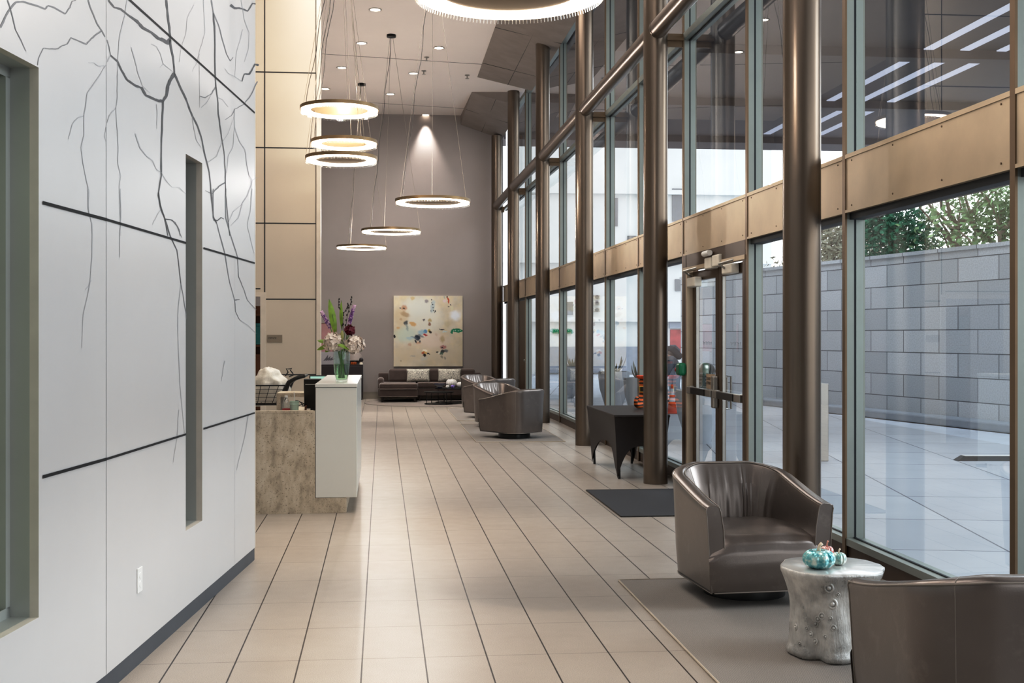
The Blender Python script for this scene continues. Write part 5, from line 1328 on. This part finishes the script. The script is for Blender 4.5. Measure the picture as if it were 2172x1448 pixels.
p = P(1775, 712, 30.0); tree('pale sparse tree over the granite wall beside the tall column', p.x, p.y, 4.6, 1.3, 3.9, M['foliage_pale'], 4500, 4, 2)
# planters with agave
for k, (px, d, hgt, lab) in enumerate(((1482, 17.4, .80, 'white tall planter with agave seen through the entrance door'), (1360, 22.6, .80, 'white tall planter outside behind the striped boot'), (1302, 25.8, .82, 'white bulbous planter outside, with dark agave, left of the table'), (1216, 30.2, .82, 'white planter outside the far window by the back armchairs'))):
    p = P(px, 712, d); t = thing('planter', lab, 'planter', (p.x, p.y, GZ), k, 'white planters along the pavement')
    mb = MB(); mb.lathe([(0, 0), (.17, 0), (.22, .12), (.32, .45), (.345, .7), (.34, hgt), (.315, hgt), (.31, hgt - .06), (0, hgt - .06)], 40); mb.build('pot', M['planter'], t, smooth=50)
    mb = MB(); rng = random.Random(k)
    for j in range(11):
        a = j * 2.4; el = rng.uniform(.5, 1.3); L_ = rng.uniform(.3, .5)
        b = Vector((.05 * math.cos(a), .05 * math.sin(a), hgt - .065)); e = b + Vector((math.cos(a) * math.cos(el), math.sin(a) * math.cos(el), math.sin(el))) * L_
        blade(mb, b, e, .035, Vector((0, 0, 1)) if el < 1 else Vector((-math.cos(a), -math.sin(a), .2)).normalized(), 8, -.04, .35)
    mb.build('agave', M['agave'], t, smooth=60)
# litter bin, pedestal, cone, wheel stop
p = P(1497, 712, 27.4); t = thing('litter_bin', 'round metal litter bin with domed top seen through the entrance door', 'bin', (p.x, p.y, GZ))
mb = MB(); mb.lathe([(0, 0), (.2, 0), (.22, .02), (.22, .72), (0, .72)], 28); mb.build('drum', M['alu'], t, smooth=40)
mb = MB()
for k in range(8): mb.lathe([(.221, .08 + k * .08), (.228, .09 + k * .08), (.228, .11 + k * .08), (.221, .12 + k * .08)], 28)
mb.build('slats', M['gasket'], t)
mb = MB(); mb.lathe([(.235, .74), (.235, .78), (.18, .90), (.08, .97), (0, .98)], 28); mb.build('dome', M['alu'], t, smooth=60)
p = P(1741, 712, 15.0); t = thing('entry_pedestal', 'slim grey pedestal on the pavement beside the tall column', 'pedestal', (p.x, p.y, GZ))
mb = MB(); mb.bb(-.09, .06, -.12, .12, 0, 1.0); mb.build('post', M['alu'], t, bevel=.01)
mb = MB(); mb.bb(-.085, .064, -.1, .1, .65, .97); mb.build('reader_face', M['grey_base'], t)
p = P(1425.5, 712, 24.1); t = thing('traffic_cone', 'orange traffic cone with two white bands outside the glass', 'traffic cone', (p.x, p.y, GZ))
H = .60
def cone(nm, a, b, m): 
    r = lambda f: .105 * f + .022 * (1 - f)
    mb = MB(); mb.lathe([(r(a), H * (1 - a)), (r(b), H * (1 - b))], 32); mb.build(nm, m, t, smooth=60)
for a, b, nm, m in ((0, .14, 'tip', 'orange'), (.14, .36, 'reflective_band', 'conewhite'), (.36, .45, 'middle_band', 'orange'), (.45, .59, 'reflective_band', 'conewhite'), (.59, .96, 'skirt', 'orange')): cone(nm, a, b, M[m])
mb = MB(); mb.bb(-.15, .15, -.15, .15, 0, .025); mb.lathe([(0, H), (.022, H)], 16); mb.build('base', M['orange'], t, bevel=.006)
p = P(2100, 712, 15.0); t = thing('wheel_stop', 'low white topped wheel stop lying on the pavement', 'wheel stop', (p.x, p.y, GZ), R(-5))
mb = MB(); mb.add([(-.45, -.08, .0), (1.2, -.08, .0), (1.2, .08, 0), (-.45, .08, 0), (-.36, -.06, .06), (1.2, -.06, .06), (1.2, .06, .06), (-.36, .06, .06)], [(0, 1, 5, 4), (1, 2, 6, 5), (2, 3, 7, 6), (3, 0, 4, 7), (0, 3, 2, 1)]); mb.build('rubber_body', M['gasket'], t)
mb = MB(); mb.bb(-.35, 1.2, -.058, .058, .06, .066); mb.build('white_top', M['white'], t)
# passer-by bending forward
def skin(name, m, parent, V, E, rad):
    me = bpy.data.meshes.new(name); me.from_pydata(V, E, []); o = bpy.data.objects.new(name, me); col.objects.link(o); o.parent = parent
    o.modifiers.new('skin', 'SKIN'); sv = me.skin_vertices[0].data
    for i, r in enumerate(rad): sv[i].radius = (r, r) if not isinstance(r, tuple) else r
    sv[0].use_root = True
    md = o.modifiers.new('s', 'SUBSURF'); md.levels = 2; md.render_levels = 2
    me.materials.append(m); me.polygons.foreach_set('use_smooth', [True] * len(me.polygons))
    dg = bpy.context.evaluated_depsgraph_get(); dg.update()
    nm = bpy.data.meshes.new_from_object(o.evaluated_get(dg)); o.modifiers.clear(); o.data = nm
    nm.polygons.foreach_set('use_smooth', [True] * len(nm.polygons))
    if not nm.materials: nm.materials.append(m)
    return o
p = P(1433, 712, 28.0); t = thing('person', 'person in a grey jacket and pale trousers bending forward outside, seen beside the door', 'person', (p.x, p.y, GZ), R(205))
V = [(0, 0, .84), (.10, 0, .98), (.24, 0, 1.10), (.36, 0, 1.14), (.43, 0, 1.12), (.49, 0, 1.07),
     (.26, .17, 1.08), (.34, .21, .84), (.44, .14, .62), (.47, .12, .54), (.26, -.17, 1.08), (.34, -.21, .84), (.44, -.14, .62), (.47, -.12, .54),
     (0, .09, .80), (.06, .10, .45), (-.02, .10, .09), (.12, .11, .035), (0, -.09, .80), (.05, -.12, .45), (-.06, -.12, .09), (.08, -.13, .035)]
E = [(0, 1), (1, 2), (2, 3), (3, 4), (4, 5), (2, 6), (6, 7), (7, 8), (8, 9), (2, 10), (10, 11), (11, 12), (12, 13), (0, 14), (14, 15), (15, 16), (16, 17), (0, 18), (18, 19), (19, 20), (20, 21)]
rad = [.12, .12, .13, .06, .095, .085, .055, .042, .03, .022, .055, .042, .03, .022, .085, .058, .042, .035, .085, .058, .042, .035]
skin('body', M['skin'], t, V, E, rad)
ji = [0, 1, 2, 6, 7, 8, 10, 11, 12]; jm = {v: i for i, v in enumerate(ji)}
skin('jacket', M['jacket'], t, [V[i] for i in ji], [(jm[a], jm[b]) for a, b in E if a in jm and b in jm], [r + .03 for r in (.12, .12, .13, .055, .045, .035, .055, .045, .035)])
ti = [0, 14, 15, 16, 18, 19, 20]; tm = {v: i for i, v in enumerate(ti)}
skin('trousers', M['trouser'], t, [V[i] for i in ti], [(tm[a], tm[b]) for a, b in E if a in tm and b in tm], [.135, .105, .085, .07, .105, .085, .07])
for y in (.11, -.125):
    mb = MB(); mb.sphere((.05, y, .04), .06, 14, 8, (2.1, .8, .66)); mb.build('shoe', M['shoe'], t, smooth=180)
mb = MB(); mb.sphere((.435, 0, 1.135), .105, 16, 10, (1, .95, 1)); mb.build('hood', M['jacket'], t, smooth=180)
mb = MB(); mb.tube([(.33, .08, 1.10), (.37, 0, 1.05), (.33, -.08, 1.10)], .035, 8); mb.build('pink_scarf', M['pinkscarf'], t, smooth=60)
mb = MB()
for y in (-.035, .035): mb.sphere((.535, y, 1.05), .012, 8, 6)
mb.build('eyes', M['gasket'], t, smooth=180)
t2 = thing('backpack', 'dark grey backpack worn by the bending person', 'backpack', (p.x, p.y, GZ), R(205))
mb = MB(); mb.box((.06, 0, 1.20), (.40, .30, .17), 0, R(-38)); mb.build('pack', M['backpack'], t2, bevel=.06, bseg=4, smooth=60)
mb = MB(); mb.box((.02, 0, 1.31), (.22, .22, .07), 0, R(-38)); mb.build('pocket', M['jacket'], t2, bevel=.03, bseg=3, smooth=60)

# ================================================================== LIGHT
w = bpy.data.worlds.new('sky'); scene.world = w; w.use_nodes = True
nt = w.node_tree; bg = nt.nodes['Background']
tc = nt.nodes.new('ShaderNodeTexCoord'); sp = nt.nodes.new('ShaderNodeSeparateXYZ'); rp = nt.nodes.new('ShaderNodeValToRGB')
nt.links.new(tc.outputs['Generated'], sp.inputs[0]); nt.links.new(sp.outputs[2], rp.inputs[0]); nt.links.new(rp.outputs[0], bg.inputs[0])
rp.color_ramp.elements[0].color = (1, .99, .98, 1); rp.color_ramp.elements[1].color = (.80, .88, 1, 1)
bg.inputs[1].default_value = SKY = 2.8
def light(kind, name, loc, rot, energy, color, **kw):
    d = bpy.data.lights.new(name, kind); d.energy = energy; d.color = color
    for k, v in kw.items(): setattr(d, k, v)
    o = bpy.data.objects.new(name, d); col.objects.link(o); o.location = loc; o.rotation_euler = rot
    return o
WARM = (1, .86, .70); NEUT = (1, .96, .92); COOL = (.86, .93, 1)
for i, (y, e) in enumerate(((1.5, 70), (6, 75), (10.5, 90), (14.8, 150))):
    light('AREA', 'interior_fill', (.3, y, 6.98), (0, 0, 0), e, NEUT, shape='RECTANGLE', size=3.0, size_y=2.6)  # added fill lights for the hall, no fixtures behind them
for p in DL:
    last = p.y > 27
    light('SPOT', 'downlight_beam', (p.x, p.y - (.12 if last else 0), CEIL - .03), (0, 0, 0), 420 if not last else 330, NEUT, spot_size=R(70 if not last else 56), spot_blend=.8, shadow_soft_size=.05)
for (x, y, e) in ((.1, 9.0, 760), (.3, 13.0, 520), (-.2, 13.8, 220), (1.1, 15.6, 280), (.2, 5.4, 640), (1.2, 11.2, 150), (.2, 18.5, 260)):
    light('SPOT', 'downlight_beam', (x, y, CEIL - .03), (0, 0, 0), e, WARM if y < 12 else NEUT, spot_size=R(34 if y < 10 else 44), spot_blend=1, shadow_soft_size=.06)
for (x, z, e) in ((-.4, 2.6, 300), (1.3, 3.4, 340)):
    light('SPOT', 'back_wall_fill', (x, 24.4, CEIL - .06), (Vector((x, YB, z)) - Vector((x, 24.4, CEIL))).to_track_quat('-Z', 'Y').to_euler(), e, NEUT, spot_size=R(80), spot_blend=1, shadow_soft_size=.08)  # added spots without fittings, brighten the back wall
for y in (5, 14, 24): light('AREA', 'pavement_fill', (8.2, y, 7.0), (0, 0, 0), 330, COOL, shape='RECTANGLE', size=3, size_y=5)  # added fill under the overhang, lifts the pavement and granite wall
for c in RINGS: light('POINT', 'ring_fill', (c.x, c.y, c.z + .3), (0, 0, 0), 10 if c.z > 3.8 else 60, NEUT, shadow_soft_size=.03)  # extra point light over each ring, added to brighten the ceiling
light('SUN', 'daylight', (12, 8, 12), Vector((-1, .18, -.42)).to_track_quat('-Z', 'Y').to_euler(), 1.8, COOL, angle=R(28))
pt = light('AREA', 'window_portal', (3.42, 12.3, 3.4), (0, R(90), 0), 1, (1, 1, 1), shape='RECTANGLE', size=6.8, size_y=33)
pt.data.cycles.is_portal = True

# ================================================================== CAMERA
cd = bpy.data.cameras.new('camera'); cam = bpy.data.objects.new('camera', cd); col.objects.link(cam)
cam.location = (0, 0, EYE); cam.rotation_euler = (R(90), 0, -YAW)
cd.sensor_width = 36; cd.lens = FL * 36 / 2172; cd.shift_x = (1086 - PX) / 2172; cd.shift_y = (PY - 724) / 2172
cd.clip_start = .05; cd.clip_end = 300
scene.camera = cam
scene.view_settings.view_transform = 'Standard'; scene.view_settings.look = 'None'
vs = scene.view_settings; vs.use_curve_mapping = True; cm = vs.curve_mapping; cc = cm.curves[3]
cc.points.new(.20, .150); cc.points.new(.70, .765); cm.update()
scene.view_settings.exposure = 0.05; scene.view_settings.gamma = 1.0
scene.cycles.max_bounces = 10; scene.cycles.diffuse_bounces = 4; scene.cycles.glossy_bounces = 4; scene.cycles.transparent_max_bounces = 16
scene.cycles.caustics_reflective = False; scene.cycles.caustics_refractive = False; scene.cycles.sample_clamp_indirect = 6
